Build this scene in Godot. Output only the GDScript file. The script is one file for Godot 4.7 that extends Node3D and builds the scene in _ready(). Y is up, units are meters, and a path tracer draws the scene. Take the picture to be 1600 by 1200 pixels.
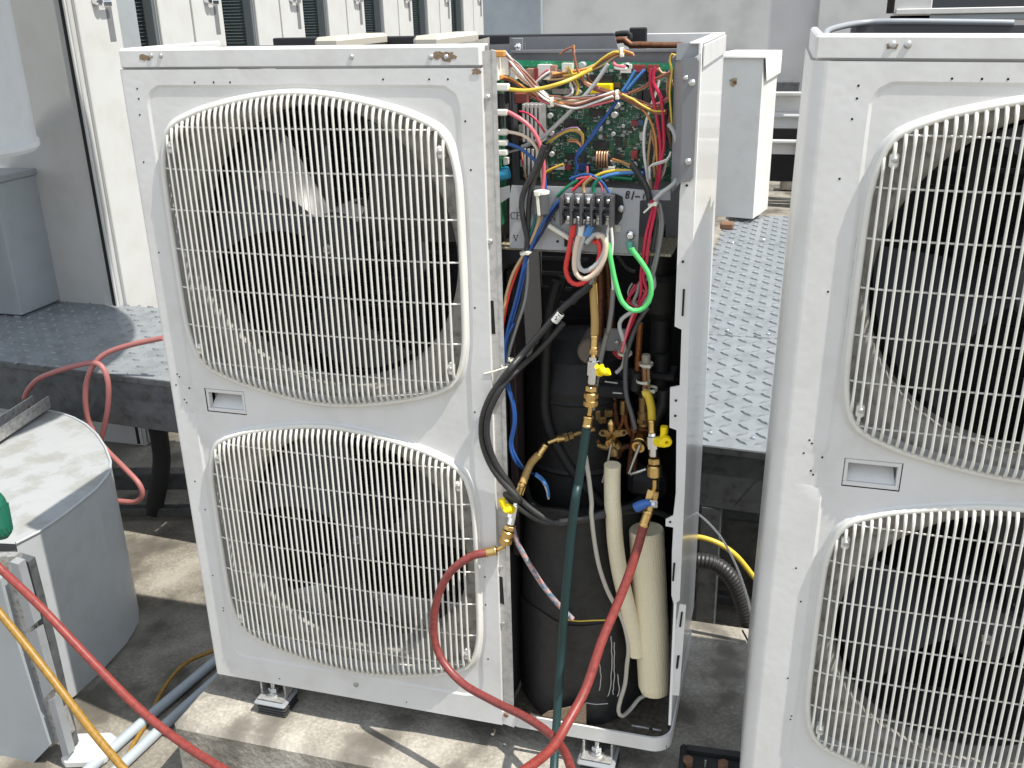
extends Node3D
# A twin-fan outdoor unit with its service side open, on a concrete roof. Metres, y up; the unit's base is y = 0, the roof is y = -0.25.

var M := {}
var rng := RandomNumberGenerator.new()
var used := {}

# ------------------------------------------------------------------ small helpers
func v(x: float, y: float, z: float) -> Vector3:
	return Vector3(x, y, z) * 0.001

func paint(r: float, g: float, b: float, rough := 0.5, metal := 0.0) -> StandardMaterial3D:
	var m := StandardMaterial3D.new()
	m.albedo_color = Color(r, g, b).linear_to_srgb()
	m.roughness = rough
	m.metallic = metal
	return m

func ramp(a: Array) -> Gradient:
	var g := Gradient.new()
	g.offsets = PackedFloat32Array(a.map(func(x): return x[0]))
	g.colors = PackedColorArray(a.map(func(x): return Color(x[1], x[2], x[3])))
	return g

func noise_tex(freq: float, oct: int, sd: int, g: Gradient, size := 512, normal := false, kind := FastNoiseLite.TYPE_SIMPLEX_SMOOTH) -> NoiseTexture2D:
	var n := FastNoiseLite.new()
	n.noise_type = kind
	n.seed = sd
	n.frequency = freq
	n.fractal_octaves = oct
	n.fractal_gain = 0.6
	var t := NoiseTexture2D.new()
	t.noise = n
	t.width = size
	t.height = size
	t.seamless = true
	if normal:
		t.as_normal_map = true
		t.bump_strength = 4.0
	elif g:
		t.color_ramp = g
	return t

func tri(m: StandardMaterial3D, tex: Texture2D, scale: float) -> StandardMaterial3D:
	m.albedo_texture = tex
	m.uv1_triplanar = true
	m.uv1_scale = Vector3.ONE * scale
	return m

func bump(m: StandardMaterial3D, tex: Texture2D, strength: float) -> StandardMaterial3D:
	m.normal_enabled = true
	m.normal_texture = tex
	m.normal_scale = strength
	return m

func numbered(called: String) -> String:
	if not used.has(called):
		used[called] = 0
		return called
	used[called] += 1
	return "%s_%03d" % [called, used[called]]

func tag(o: Node, label := "", category := "", group := "", kind := "") -> Node:
	if label: o.set_meta("label", label)
	if category: o.set_meta("category", category)
	if group: o.set_meta("group", group)
	if kind: o.set_meta("kind", kind)
	return o

func thing(called: String, label: String, category: String, at := Vector3.ZERO, group := "") -> Node3D:
	var o := Node3D.new()
	o.name = numbered(called)
	add_child(o, true)
	o.position = at
	tag(o, label, category, group)
	return o

func where(n: Node) -> Vector3:
	var p := Vector3.ZERO
	while n != self and n is Node3D:
		p += n.position
		n = n.get_parent()
	return p

func st_new() -> SurfaceTool:
	var st := SurfaceTool.new()
	st.begin(Mesh.PRIMITIVE_TRIANGLES)
	return st

func put(called: String, st: SurfaceTool, m: Material, parent: Node = null) -> MeshInstance3D:
	st.generate_normals()
	var o := MeshInstance3D.new()
	o.mesh = st.commit()
	o.material_override = m
	o.cast_shadow = GeometryInstance3D.SHADOW_CASTING_SETTING_ON
	if parent == null:
		o.name = numbered(called)
		add_child(o, true)
	else:
		o.name = called
		parent.add_child(o, true)
		o.position = -where(parent)
	return o

func group_part(called: String, parent: Node) -> Node3D:
	var o := Node3D.new()
	o.name = called
	parent.add_child(o, true)
	o.position = -where(parent)
	return o

func tri3(st: SurfaceTool, a: Vector3, b: Vector3, c: Vector3, out: Vector3) -> void:
	if (c - a).cross(b - a).dot(out) < 0.0:
		var t := b
		b = c
		c = t
	st.add_vertex(a)
	st.add_vertex(b)
	st.add_vertex(c)

func quad(st: SurfaceTool, a: Vector3, b: Vector3, c: Vector3, d: Vector3, out: Vector3) -> void:
	tri3(st, a, b, c, out)
	tri3(st, a, c, d, out)

func box(st: SurfaceTool, c: Vector3, size: Vector3, bev := 0.0, bs := Basis.IDENTITY) -> void:
	st.set_smooth_group(-1)
	var h := size * 0.5
	var b: float = minf(bev, minf(h.x, minf(h.y, h.z)) * 0.9)
	var f := func(s: Vector3, k: int) -> Vector3:
		var q := Vector3(s.x * (h.x - b), s.y * (h.y - b), s.z * (h.z - b))
		q[k] = s[k] * h[k]
		return c + bs * q
	for k in 3:
		var i := (k + 1) % 3
		var j := (k + 2) % 3
		for s in [-1.0, 1.0]:
			var p := []
			for t in [[-1.0, -1.0], [1.0, -1.0], [1.0, 1.0], [-1.0, 1.0]]:
				var q := Vector3.ZERO
				q[k] = s
				q[i] = t[0]
				q[j] = t[1]
				p.append(f.call(q, k))
			var o := Vector3.ZERO
			o[k] = s
			quad(st, p[0], p[1], p[2], p[3], bs * o)
	if b <= 0.0:
		return
	for k in 3:
		var i := (k + 1) % 3
		var j := (k + 2) % 3
		for s in [-1.0, 1.0]:
			for t in [-1.0, 1.0]:
				var q := Vector3.ZERO
				q[i] = s
				q[j] = t
				var q0 := q
				var q1 := q
				q0[k] = -1.0
				q1[k] = 1.0
				quad(st, f.call(q0, i), f.call(q1, i), f.call(q1, j), f.call(q0, j), bs * q)
	for sx in [-1.0, 1.0]:
		for sy in [-1.0, 1.0]:
			for sz in [-1.0, 1.0]:
				var q := Vector3(sx, sy, sz)
				tri3(st, f.call(q, 0), f.call(q, 1), f.call(q, 2), bs * q)

func spline(p: Array, sub := 6) -> Array:
	var out := []
	var n := p.size()
	if n < 3:
		return p
	for i in n - 1:
		var a: Vector3 = p[maxi(i - 1, 0)]
		var b: Vector3 = p[i]
		var c: Vector3 = p[i + 1]
		var d: Vector3 = p[mini(i + 2, n - 1)]
		var seg: int = clampi(int((c - b).length() / 0.008), 2, sub)
		for k in seg:
			out.append(b.cubic_interpolate(c, a, d, float(k) / seg))
	out.append(p[n - 1])
	return out

func tube(st: SurfaceTool, p: Array, r, n := 8, caps := true, closed := false) -> void:
	st.set_smooth_group(0)
	var m := p.size()
	var rings := []
	var up := Vector3.ZERO
	for i in m:
		var a: Vector3 = p[i - 1] if i > 0 else (p[m - 1] if closed else p[0])
		var b: Vector3 = p[i + 1] if i < m - 1 else (p[0] if closed else p[m - 1])
		var t := (b - a).normalized()
		if up == Vector3.ZERO:
			up = Vector3.UP if absf(t.y) < 0.9 else Vector3.RIGHT
		up = (up - t * up.dot(t)).normalized()
		var s := t.cross(up)
		var rr: float = r[i] if r is Array else r
		var ring := []
		for k in n:
			var w := TAU * k / n
			ring.append(p[i] + (up * cos(w) + s * sin(w)) * rr)
		rings.append(ring)
	for i in (m if closed else m - 1):
		var q: Array = rings[(i + 1) % m]
		for k in n:
			var k2 := (k + 1) % n
			var mid: Vector3 = (rings[i][k] + rings[i][k2]) * 0.5 - p[i]
			quad(st, rings[i][k], rings[i][k2], q[k2], q[k], mid)
	if caps and not closed:
		st.set_smooth_group(-1)
		for e in [0, m - 1]:
			var o: Vector3 = p[0] - p[1] if e == 0 else p[m - 1] - p[m - 2]
			for k in n:
				tri3(st, p[e], rings[e][k], rings[e][(k + 1) % n], o)

# profile: pairs (distance along the axis, radius)
func lathe(st: SurfaceTool, a: Vector3, dir: Vector3, prof: Array, n := 20, flat := false) -> void:
	var t := dir.normalized()
	var up := Vector3.UP if absf(t.y) < 0.9 else Vector3.BACK
	up = (up - t * up.dot(t)).normalized()
	var s := t.cross(up)
	for i in prof.size() - 1:
		var p0: Array = prof[i]
		var p1: Array = prof[i + 1]
		var steep: bool = absf(p1[0] - p0[0]) < absf(p1[1] - p0[1]) * 0.6
		st.set_smooth_group(-1 if flat or steep else i + 1)
		for k in n:
			var w0 := TAU * k / n
			var w1 := TAU * (k + 1) / n
			var d0 := up * cos(w0) + s * sin(w0)
			var d1 := up * cos(w1) + s * sin(w1)
			var o: Vector3 = (d0 + d1) * (p1[0] - p0[0]) + t * (p0[1] - p1[1]) * 2.0
			var A: Vector3 = a + t * p0[0] + d0 * p0[1]
			var B: Vector3 = a + t * p0[0] + d1 * p0[1]
			var C: Vector3 = a + t * p1[0] + d1 * p1[1]
			var D: Vector3 = a + t * p1[0] + d0 * p1[1]
			if p0[1] > 0.00001: tri3(st, A, B, C, o)
			if p1[1] > 0.00001: tri3(st, A, C, D, o)

func rod(st: SurfaceTool, a: Vector3, b: Vector3, r: float, n := 16) -> void:
	var l := (b - a).length()
	var c := minf(r * 0.15, l * 0.2)
	lathe(st, a, b - a, [[0.0, 0.0], [0.0, r - c], [c, r], [l - c, r], [l, r - c], [l, 0.0]], n)

func hexnut(st: SurfaceTool, a: Vector3, b: Vector3, r: float) -> void:
	var l := (b - a).length()
	lathe(st, a, b - a, [[0.0, 0.0], [0.0, r * 0.88], [l * 0.12, r], [l * 0.88, r], [l, r * 0.88], [l, 0.0]], 6, true)

# a flat plate: an outline (points in space, roughly in one plane) given thickness along -out
func plate(st: SurfaceTool, p: Array, th: float, out := Vector3.BACK) -> void:
	st.set_smooth_group(-1)
	var u := out.cross(Vector3.UP)
	if u.length() < 0.1: u = out.cross(Vector3.RIGHT)
	u = u.normalized()
	var w := out.cross(u).normalized()
	var flat := PackedVector2Array()
	for q in p:
		flat.append(Vector2(q.dot(u), q.dot(w)))
	var ix := Geometry2D.triangulate_polygon(flat)
	var d := out.normalized() * th
	for i in range(0, ix.size(), 3):
		tri3(st, p[ix[i]], p[ix[i + 1]], p[ix[i + 2]], out)
		tri3(st, p[ix[i]] - d, p[ix[i + 1]] - d, p[ix[i + 2]] - d, -out)
	var area := 0.0
	for i in flat.size():
		var a := flat[i]
		var b := flat[(i + 1) % flat.size()]
		area += a.x * b.y - b.x * a.y
	for i in p.size():
		var a: Vector3 = p[i]
		var b: Vector3 = p[(i + 1) % p.size()]
		var e := (b - a).cross(out)
		var e2 := flat[(i + 1) % flat.size()] - flat[i]
		var n2 := Vector2(e2.y, -e2.x) * (1.0 if area > 0 else -1.0)
		quad(st, a, b, b - d, a - d, u * n2.x + w * n2.y)

func cable(called: String, p: Array, r: float, m: Material, parent: Node = null, n := 8, sub := 8) -> MeshInstance3D:
	var st := st_new()
	tube(st, spline(p, sub), r, n)
	return put(called, st, m, parent)

func shift(p: Array, d: Vector3, wob := 0.0) -> Array:
	var out := []
	for i in p.size():
		var j := Vector3(rng.randf_range(-wob, wob), rng.randf_range(-wob, wob), rng.randf_range(-wob, wob))
		out.append(p[i] + d + j)
	return out

func bundle(p: Array, r: float, spread: float, mats: Array, parent: Node) -> void:
	for i in mats.size():
		var a := TAU * i / mats.size() + 0.6
		cable("wire", shift(p, Vector3(cos(a) * 0.5, sin(a), cos(a)) * spread, spread * 0.7), r, mats[i], parent, 7, 6)

func screw(at: Vector3, r: float, parent: Node, m: Material = null, dir := Vector3.BACK) -> void:
	var st := st_new()
	lathe(st, at, dir, [[-0.001, r], [r * 0.25, r], [r * 0.55, r * 0.72], [r * 0.62, r * 0.3], [r * 0.5, r * 0.28], [r * 0.5, 0.0]], 14)
	put("screw", st, m if m else M.steel, parent)

func tie(at: Vector3, axis: Vector3, r: float, parent: Node, tail := Vector3.ZERO) -> void:
	var st := st_new()
	var t := axis.normalized()
	lathe(st, at - t * 0.0022, t, [[0.0, r], [0.0, r + 0.0013], [0.0044, r + 0.0013], [0.0044, r], [0.0, r]], 16)
	var s := t.cross(Vector3.BACK).normalized()
	if s.length() < 0.5: s = Vector3.RIGHT
	box(st, at + (Vector3.BACK * 0.8 + s * 0.5).normalized() * (r + 0.002), Vector3(0.006, 0.006, 0.005), 0.001)
	if tail != Vector3.ZERO:
		tube(st, [at + Vector3.BACK * r, at + Vector3.BACK * r + tail * 0.5, at + tail], 0.0016, 6)
	put("cable_tie", st, M.nylon, parent)

# ------------------------------------------------------------------ materials
func materials() -> void:
	var dirt := noise_tex(0.012, 5, 3, ramp([[0.0, 0.94, 0.935, 0.92], [0.45, 0.98, 0.98, 0.975], [1.0, 1.0, 1.0, 1.0]]))
	var soot := noise_tex(0.02, 5, 9, ramp([[0.0, 0.55, 0.53, 0.5], [0.4, 0.85, 0.84, 0.82], [1.0, 1.0, 1.0, 1.0]]))
	var soot2 := noise_tex(0.02, 5, 17, ramp([[0.0, 0.80, 0.80, 0.79], [0.45, 0.93, 0.93, 0.93], [1.0, 1.0, 1.0, 1.0]]))
	var peel := noise_tex(0.15, 3, 5, null, 256, true)
	M.white = tri(paint(0.65, 0.645, 0.63, 0.42), dirt, 1.3)
	bump(M.white, peel, 0.02)
	M.grille = tri(paint(0.68, 0.665, 0.615, 0.45), dirt, 3.0)
	M.gloss = paint(0.80, 0.795, 0.78, 0.3)
	M.gloss.clearcoat_enabled = true
	M.gloss.clearcoat = 0.35
	M.gloss.clearcoat_roughness = 0.08
	M.shroud = tri(paint(0.42, 0.41, 0.38, 0.5), soot, 3.0)
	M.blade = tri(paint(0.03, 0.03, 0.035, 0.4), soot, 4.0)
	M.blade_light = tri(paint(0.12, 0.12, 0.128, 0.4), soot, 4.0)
	M.inner = paint(0.05, 0.05, 0.055, 0.6)
	M.hub = paint(0.06, 0.06, 0.065, 0.45)
	M.hole = paint(0.01, 0.01, 0.01, 0.9)
	M.coil = paint(0.022, 0.022, 0.025, 0.5, 0.2)
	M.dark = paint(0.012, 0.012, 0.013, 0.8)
	M.jacket = tri(paint(0.011, 0.011, 0.0115, 0.65), soot, 5.0)
	M.black = paint(0.014, 0.014, 0.015, 0.5)
	M.rubber = paint(0.02, 0.02, 0.02, 0.7)
	M.cable_black = tri(paint(0.035, 0.035, 0.036, 0.45), soot, 12.0)
	M.sheet = tri(paint(0.20, 0.205, 0.215, 0.45, 0.15), dirt, 3.0)
	M.sheet_light = tri(paint(0.30, 0.315, 0.33, 0.42, 0.15), dirt, 3.0)
	M.plate_grey = tri(paint(0.36, 0.37, 0.385, 0.45, 0.1), dirt, 3.0)
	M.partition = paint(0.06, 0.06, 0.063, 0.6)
	M.steel = paint(0.55, 0.55, 0.54, 0.3, 0.9)
	M.chrome = paint(0.75, 0.76, 0.78, 0.1, 1.0)
	M.zinc = tri(paint(0.55, 0.55, 0.54, 0.4, 0.5), soot, 6.0)
	M.brass = paint(0.70, 0.48, 0.19, 0.3, 1.0)
	M.brass_old = tri(paint(0.42, 0.28, 0.12, 0.45, 0.8), soot, 14.0)
	M.copper = tri(paint(0.45, 0.17, 0.06, 0.45, 0.6), soot, 12.0)
	M.copper_dark = tri(paint(0.20, 0.085, 0.04, 0.5, 0.5), soot, 12.0)
	M.tan_hose = paint(0.42, 0.27, 0.09, 0.4)
	M.yellow_hose = paint(0.62, 0.44, 0.04, 0.4)
	M.yellow = paint(0.95, 0.70, 0.0, 0.4)
	M.red_hose = tri(paint(0.28, 0.045, 0.036, 0.45), soot, 9.0)
	M.maroon_hose = tri(paint(0.26, 0.05, 0.045, 0.42), soot, 9.0)
	M.pink_hose = paint(0.34, 0.125, 0.115, 0.5)
	M.green_hose = paint(0.008, 0.034, 0.034, 0.45)
	M.ochre_hose = tri(paint(0.36, 0.20, 0.025, 0.45), soot, 9.0)
	M.green_grip = paint(0.005, 0.10, 0.06, 0.4)
	M.lagging = tri(paint(0.80, 0.71, 0.50, 0.6), dirt, 22.0)
	bump(M.lagging, weave(), 0.6)
	M.beige = paint(0.46, 0.43, 0.36, 0.5)
	M.nylon = paint(0.72, 0.70, 0.58, 0.4)
	M.board = paint(1, 1, 1, 0.35)
	M.board.albedo_texture = board_print()
	M.board_green = paint(0.015, 0.13, 0.06, 0.4)
	M.white_plastic = paint(0.70, 0.69, 0.63, 0.4)
	M.w_white = paint(0.70, 0.68, 0.64, 0.4)
	M.w_cream = paint(0.66, 0.52, 0.40, 0.4)
	M.w_red = paint(0.62, 0.04, 0.035, 0.35)
	M.w_pink = paint(0.60, 0.13, 0.15, 0.35)
	M.w_crimson = paint(0.50, 0.02, 0.06, 0.35)
	M.w_blue = paint(0.015, 0.075, 0.27, 0.35)
	M.w_lightblue = paint(0.06, 0.20, 0.48, 0.35)
	M.w_green = paint(0.10, 0.55, 0.16, 0.35)
	M.w_deepgreen = paint(0.01, 0.20, 0.09, 0.35)
	M.w_yellow = paint(0.62, 0.44, 0.05, 0.35)
	M.w_orange = paint(0.55, 0.25, 0.06, 0.35)
	M.w_brown = paint(0.24, 0.09, 0.055, 0.4)
	M.w_tan = paint(0.50, 0.33, 0.17, 0.4)
	M.w_purple = paint(0.30, 0.16, 0.30, 0.4)
	M.w_grey = paint(0.22, 0.22, 0.21, 0.45)
	M.w_darkgrey = paint(0.09, 0.09, 0.095, 0.45)
	M.w_lightgrey = paint(0.42, 0.42, 0.40, 0.45)
	M.cyan = paint(0.01, 0.20, 0.34, 0.3)
	M.aluminium = paint(0.55, 0.54, 0.53, 0.4, 0.6)
	M.rust = tri(paint(0.24, 0.13, 0.075, 0.8), soot, 30.0)
	M.box_white = tri(paint(0.68, 0.675, 0.65, 0.45), dirt, 1.3)
	M.sleeve = tri(paint(0.026, 0.026, 0.028, 0.5), soot, 4.0)
	M.flange = tri(paint(0.52, 0.505, 0.475, 0.5), soot2, 5.0)
	M.stain = tri(paint(0.30, 0.22, 0.15, 0.8), soot, 20.0)
	M.louvre_strip = paint(0.12, 0.135, 0.14, 0.5)
	M.pvc = tri(paint(0.36, 0.40, 0.43, 0.45), dirt, 4.0)
	M.grey_duct = tri(paint(0.42, 0.44, 0.45, 0.45), dirt, 2.0)
	var peeled := noise_tex(0.011, 6, 21, ramp([[0.0, 0.88, 0.87, 0.84], [0.33, 0.91, 0.905, 0.885], [0.40, 0.96, 0.96, 0.955], [0.43, 0.92, 0.915, 0.90], [0.47, 0.975, 0.98, 0.985], [1.0, 1.0, 1.0, 1.0]]))
	M.peeled = tri(paint(0.34, 0.345, 0.34, 0.6), peeled, 1.1)
	M.casing = tri(paint(0.32, 0.345, 0.36, 0.45), dirt, 1.0)
	M.tank = tri(paint(0.66, 0.68, 0.69, 0.45), dirt, 1.0)
	M.cabinet_white = tri(paint(0.56, 0.56, 0.545, 0.5), dirt, 0.9)
	M.cabinet_grey = tri(paint(0.50, 0.50, 0.49, 0.5), dirt, 0.8)
	M.louvre = paint(0.085, 0.108, 0.108, 0.6)
	M.plate_paint = tri(paint(0.25, 0.268, 0.28, 0.42, 0.1), soot2, 0.9)
	M.frame_paint = tri(paint(0.10, 0.108, 0.115, 0.5), soot, 2.0)
	M.far_steel = paint(0.42, 0.43, 0.44, 0.5)
	M.glass = paint(0.03, 0.035, 0.04, 0.06)
	var wallt := noise_tex(0.006, 5, 31, ramp([[0.0, 0.82, 0.82, 0.82], [0.5, 0.95, 0.95, 0.95], [1.0, 1.0, 1.0, 1.0]]))
	M.wall = tri(paint(0.54, 0.535, 0.52, 0.8), wallt, 0.25)
	M.wall_blue = tri(paint(0.30, 0.34, 0.37, 0.7), wallt, 0.25)
	var ct := concrete_tex()
	var cn := noise_tex(0.09, 5, 44, null, 512, true)
	M.concrete = tri(paint(0.45, 0.435, 0.40, 0.9), ct, 1.1)
	bump(M.concrete, cn, 0.22)
	M.roof = tri(paint(0.30, 0.285, 0.252, 0.9), ct, 0.9)
	bump(M.roof, cn, 0.22)
	M.ink = paint(0.012, 0.012, 0.02, 0.6)

func weave() -> ImageTexture:
	var im := Image.create(128, 128, false, Image.FORMAT_RGB8)
	for y in 128:
		for x in 128:
			var h := absf(sin(x * PI / 8.0)) * absf(sin(y * PI / 8.0))
			im.set_pixel(x, y, Color(h, h, h))
	im.bump_map_to_normal_map(3.0)
	return ImageTexture.create_from_image(im)

func concrete_tex() -> ImageTexture:
	var S := 768
	var a := FastNoiseLite.new()
	a.seed = 12
	a.frequency = 0.006
	a.fractal_octaves = 5
	var b := FastNoiseLite.new()
	b.seed = 13
	b.frequency = 0.11
	b.fractal_octaves = 4
	b.fractal_gain = 0.7
	var c := FastNoiseLite.new()
	c.seed = 14
	c.noise_type = FastNoiseLite.TYPE_CELLULAR
	c.frequency = 0.05
	var ia := a.get_seamless_image(S, S)
	var ib := b.get_seamless_image(S, S)
	var ic := c.get_seamless_image(S, S)
	var im := Image.create(S, S, false, Image.FORMAT_RGB8)
	for y in S:
		for x in S:
			var p := ia.get_pixel(x, y).r
			var q := ib.get_pixel(x, y).r
			var k := ic.get_pixel(x, y).r
			var t := 0.60 + 0.44 * p + 0.24 * (q - 0.5)
			t -= 0.16 * clampf((0.42 - p) * 8.0, 0.0, 1.0) * clampf(q * 1.6 - 0.3, 0.0, 1.0)
			if k < 0.12: t -= 0.10
			if q > 0.74: t += 0.06
			t = clampf(t, 0.25, 1.0)
			im.set_pixel(x, y, Color(t, t * (0.99 - 0.025 * (1.0 - p)), t * (0.97 - 0.06 * (1.0 - p))))
	return ImageTexture.create_from_image(im)

# the green solder mask, copper traces and white legends printed on the circuit board
func board_print() -> ImageTexture:
	var g := RandomNumberGenerator.new()
	g.seed = 77
	var im := Image.create(1024, 768, false, Image.FORMAT_RGB8)
	var base := Color(0.009, 0.075, 0.042).linear_to_srgb()
	im.fill(base)
	for i in 90:
		var w := g.randi_range(30, 160)
		var h := g.randi_range(20, 120)
		im.fill_rect(Rect2i(g.randi_range(0, 1000), g.randi_range(0, 740), w, h), Color(0.012 + g.randf() * 0.008, 0.085 + g.randf() * 0.07, 0.05).linear_to_srgb())
	im.fill_rect(Rect2i(0, 0, 1024, 40), Color(0.015, 0.24, 0.11).linear_to_srgb())
	for i in 900:
		var l := g.randi_range(15, 130)
		var c := Color(0.03, 0.17, 0.095).linear_to_srgb() if g.randf() < 0.7 else Color(0.003, 0.022, 0.013).linear_to_srgb()
		var x := g.randi_range(0, 1010)
		var y := g.randi_range(0, 760)
		im.fill_rect(Rect2i(x, y, l if i % 2 else 3, 3 if i % 2 else l), c)
	for i in 230:
		var x := g.randi_range(10, 960)
		var y := g.randi_range(40, 730)
		var w := g.randi_range(10, 44)
		var h := g.randi_range(8, 34)
		var c := Color(0.42, 0.48, 0.44).linear_to_srgb()
		im.fill_rect(Rect2i(x, y, w, 2), c)
		im.fill_rect(Rect2i(x, y + h, w, 2), c)
		im.fill_rect(Rect2i(x, y, 2, h), c)
		im.fill_rect(Rect2i(x + w, y, 2, h + 2), c)
	for i in 420:
		im.fill_rect(Rect2i(g.randi_range(0, 1016), g.randi_range(0, 760), g.randi_range(3, 9), g.randi_range(3, 6)), Color(0.55, 0.58, 0.55).linear_to_srgb())
	return ImageTexture.create_from_image(im)

# ------------------------------------------------------------------ the fan front that both units share
const RT := [0.2665, 0.2705, 0.283, 0.303, 0.319, 0.303, 0.285, 0.2735, 0.268, 0.2665]

func grille_r(a: float) -> float:
	var d := rad_to_deg(absf(wrapf(a, -PI, PI)))
	if d > 90.0: d = 180.0 - d
	var t := d / 10.0
	var i := mini(int(t), 8)
	var p0: float = RT[maxi(i - 1, 0)] if i > 0 else RT[1]
	var p3: float = RT[mini(i + 2, 9)] if i < 8 else RT[8]
	return cubic_interpolate(RT[i], RT[i + 1], p0, p3, t - i)

func ray_poly(c: Vector2, d: Vector2, poly: Array) -> float:
	var best := 9.0
	for i in poly.size():
		var p: Vector2 = poly[i]
		var q: Vector2 = poly[(i + 1) % poly.size()]
		var e := q - p
		var den := d.cross(e)
		if absf(den) < 1e-9: continue
		var t := (p - c).cross(e) / den
		var u := (p - c).cross(d) / den
		if t > 0.0 and u > -1e-6 and u < 1.000001: best = minf(best, t)
	return best

func ray_rrect(c: Vector2, d: Vector2, lo: Vector2, hi: Vector2, r: float) -> float:
	var a := 0.0
	var b := 2.0
	var m := (lo + hi) * 0.5
	var h := (hi - lo) * 0.5 - Vector2(r, r)
	for i in 40:
		var t := (a + b) * 0.5
		var q := (c + d * t - m).abs() - h
		var sd := Vector2(maxf(q.x, 0), maxf(q.y, 0)).length() + minf(maxf(q.x, q.y), 0.0) - r
		if sd < 0: a = t
		else: b = t
	return a

func panel_cell(st: SurfaceTool, c: Vector2, poly: Array, dx: float) -> void:
	var an := []
	for k in 120: an.append(TAU * k / 120.0 - PI)
	for q in poly: an.append((q - c).angle())
	for q in poly:
		for w in [-0.0003, 0.0003]: an.append((Vector2(clampf(q.x, 0.044 + dx, 0.593 + dx), q.y) - c).angle() + w)
	an.sort()
	var Z := 0.0022
	var rings := []
	for a in an:
		var d := Vector2.from_angle(a)
		var h := grille_r(a)
		var cell := ray_poly(c, d, poly)
		var em := ray_rrect(c, d, Vector2(0.044 + dx, 0.055), Vector2(0.593 + dx, 1.188), 0.032)
		var flat := em >= cell - 0.0005
		em = minf(em, cell)
		var rim := minf(h * 1.022, cell - 0.002)
		em = maxf(em, rim + 0.0062)
		if not flat and em > cell - 0.001: em = cell - 0.001
		var ring := []
		for p in [[h * 0.985, -0.035], [h * 0.985, 0.002], [h * 1.008, 0.002], [rim, -Z], [em - (0.0 if flat else 0.006), -Z], [em, -Z if flat else 0.0], [cell, -Z if flat else 0.0]]:
			ring.append(Vector3(c.x + d.x * p[0], c.y + d.y * p[0], p[1]))
		rings.append(ring)
	for k in rings.size():
		var A: Array = rings[k]
		var B: Array = rings[(k + 1) % rings.size()]
		for i in 6:
			st.set_smooth_group(i + 1)
			var o := Vector3.BACK if i > 0 else Vector3(c.x - A[0].x, c.y - A[0].y, 0)
			if A[i].distance_to(A[i + 1]) + B[i].distance_to(B[i + 1]) > 0.0004:
				quad(st, A[i], B[i], B[i + 1], A[i + 1], o)

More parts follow.
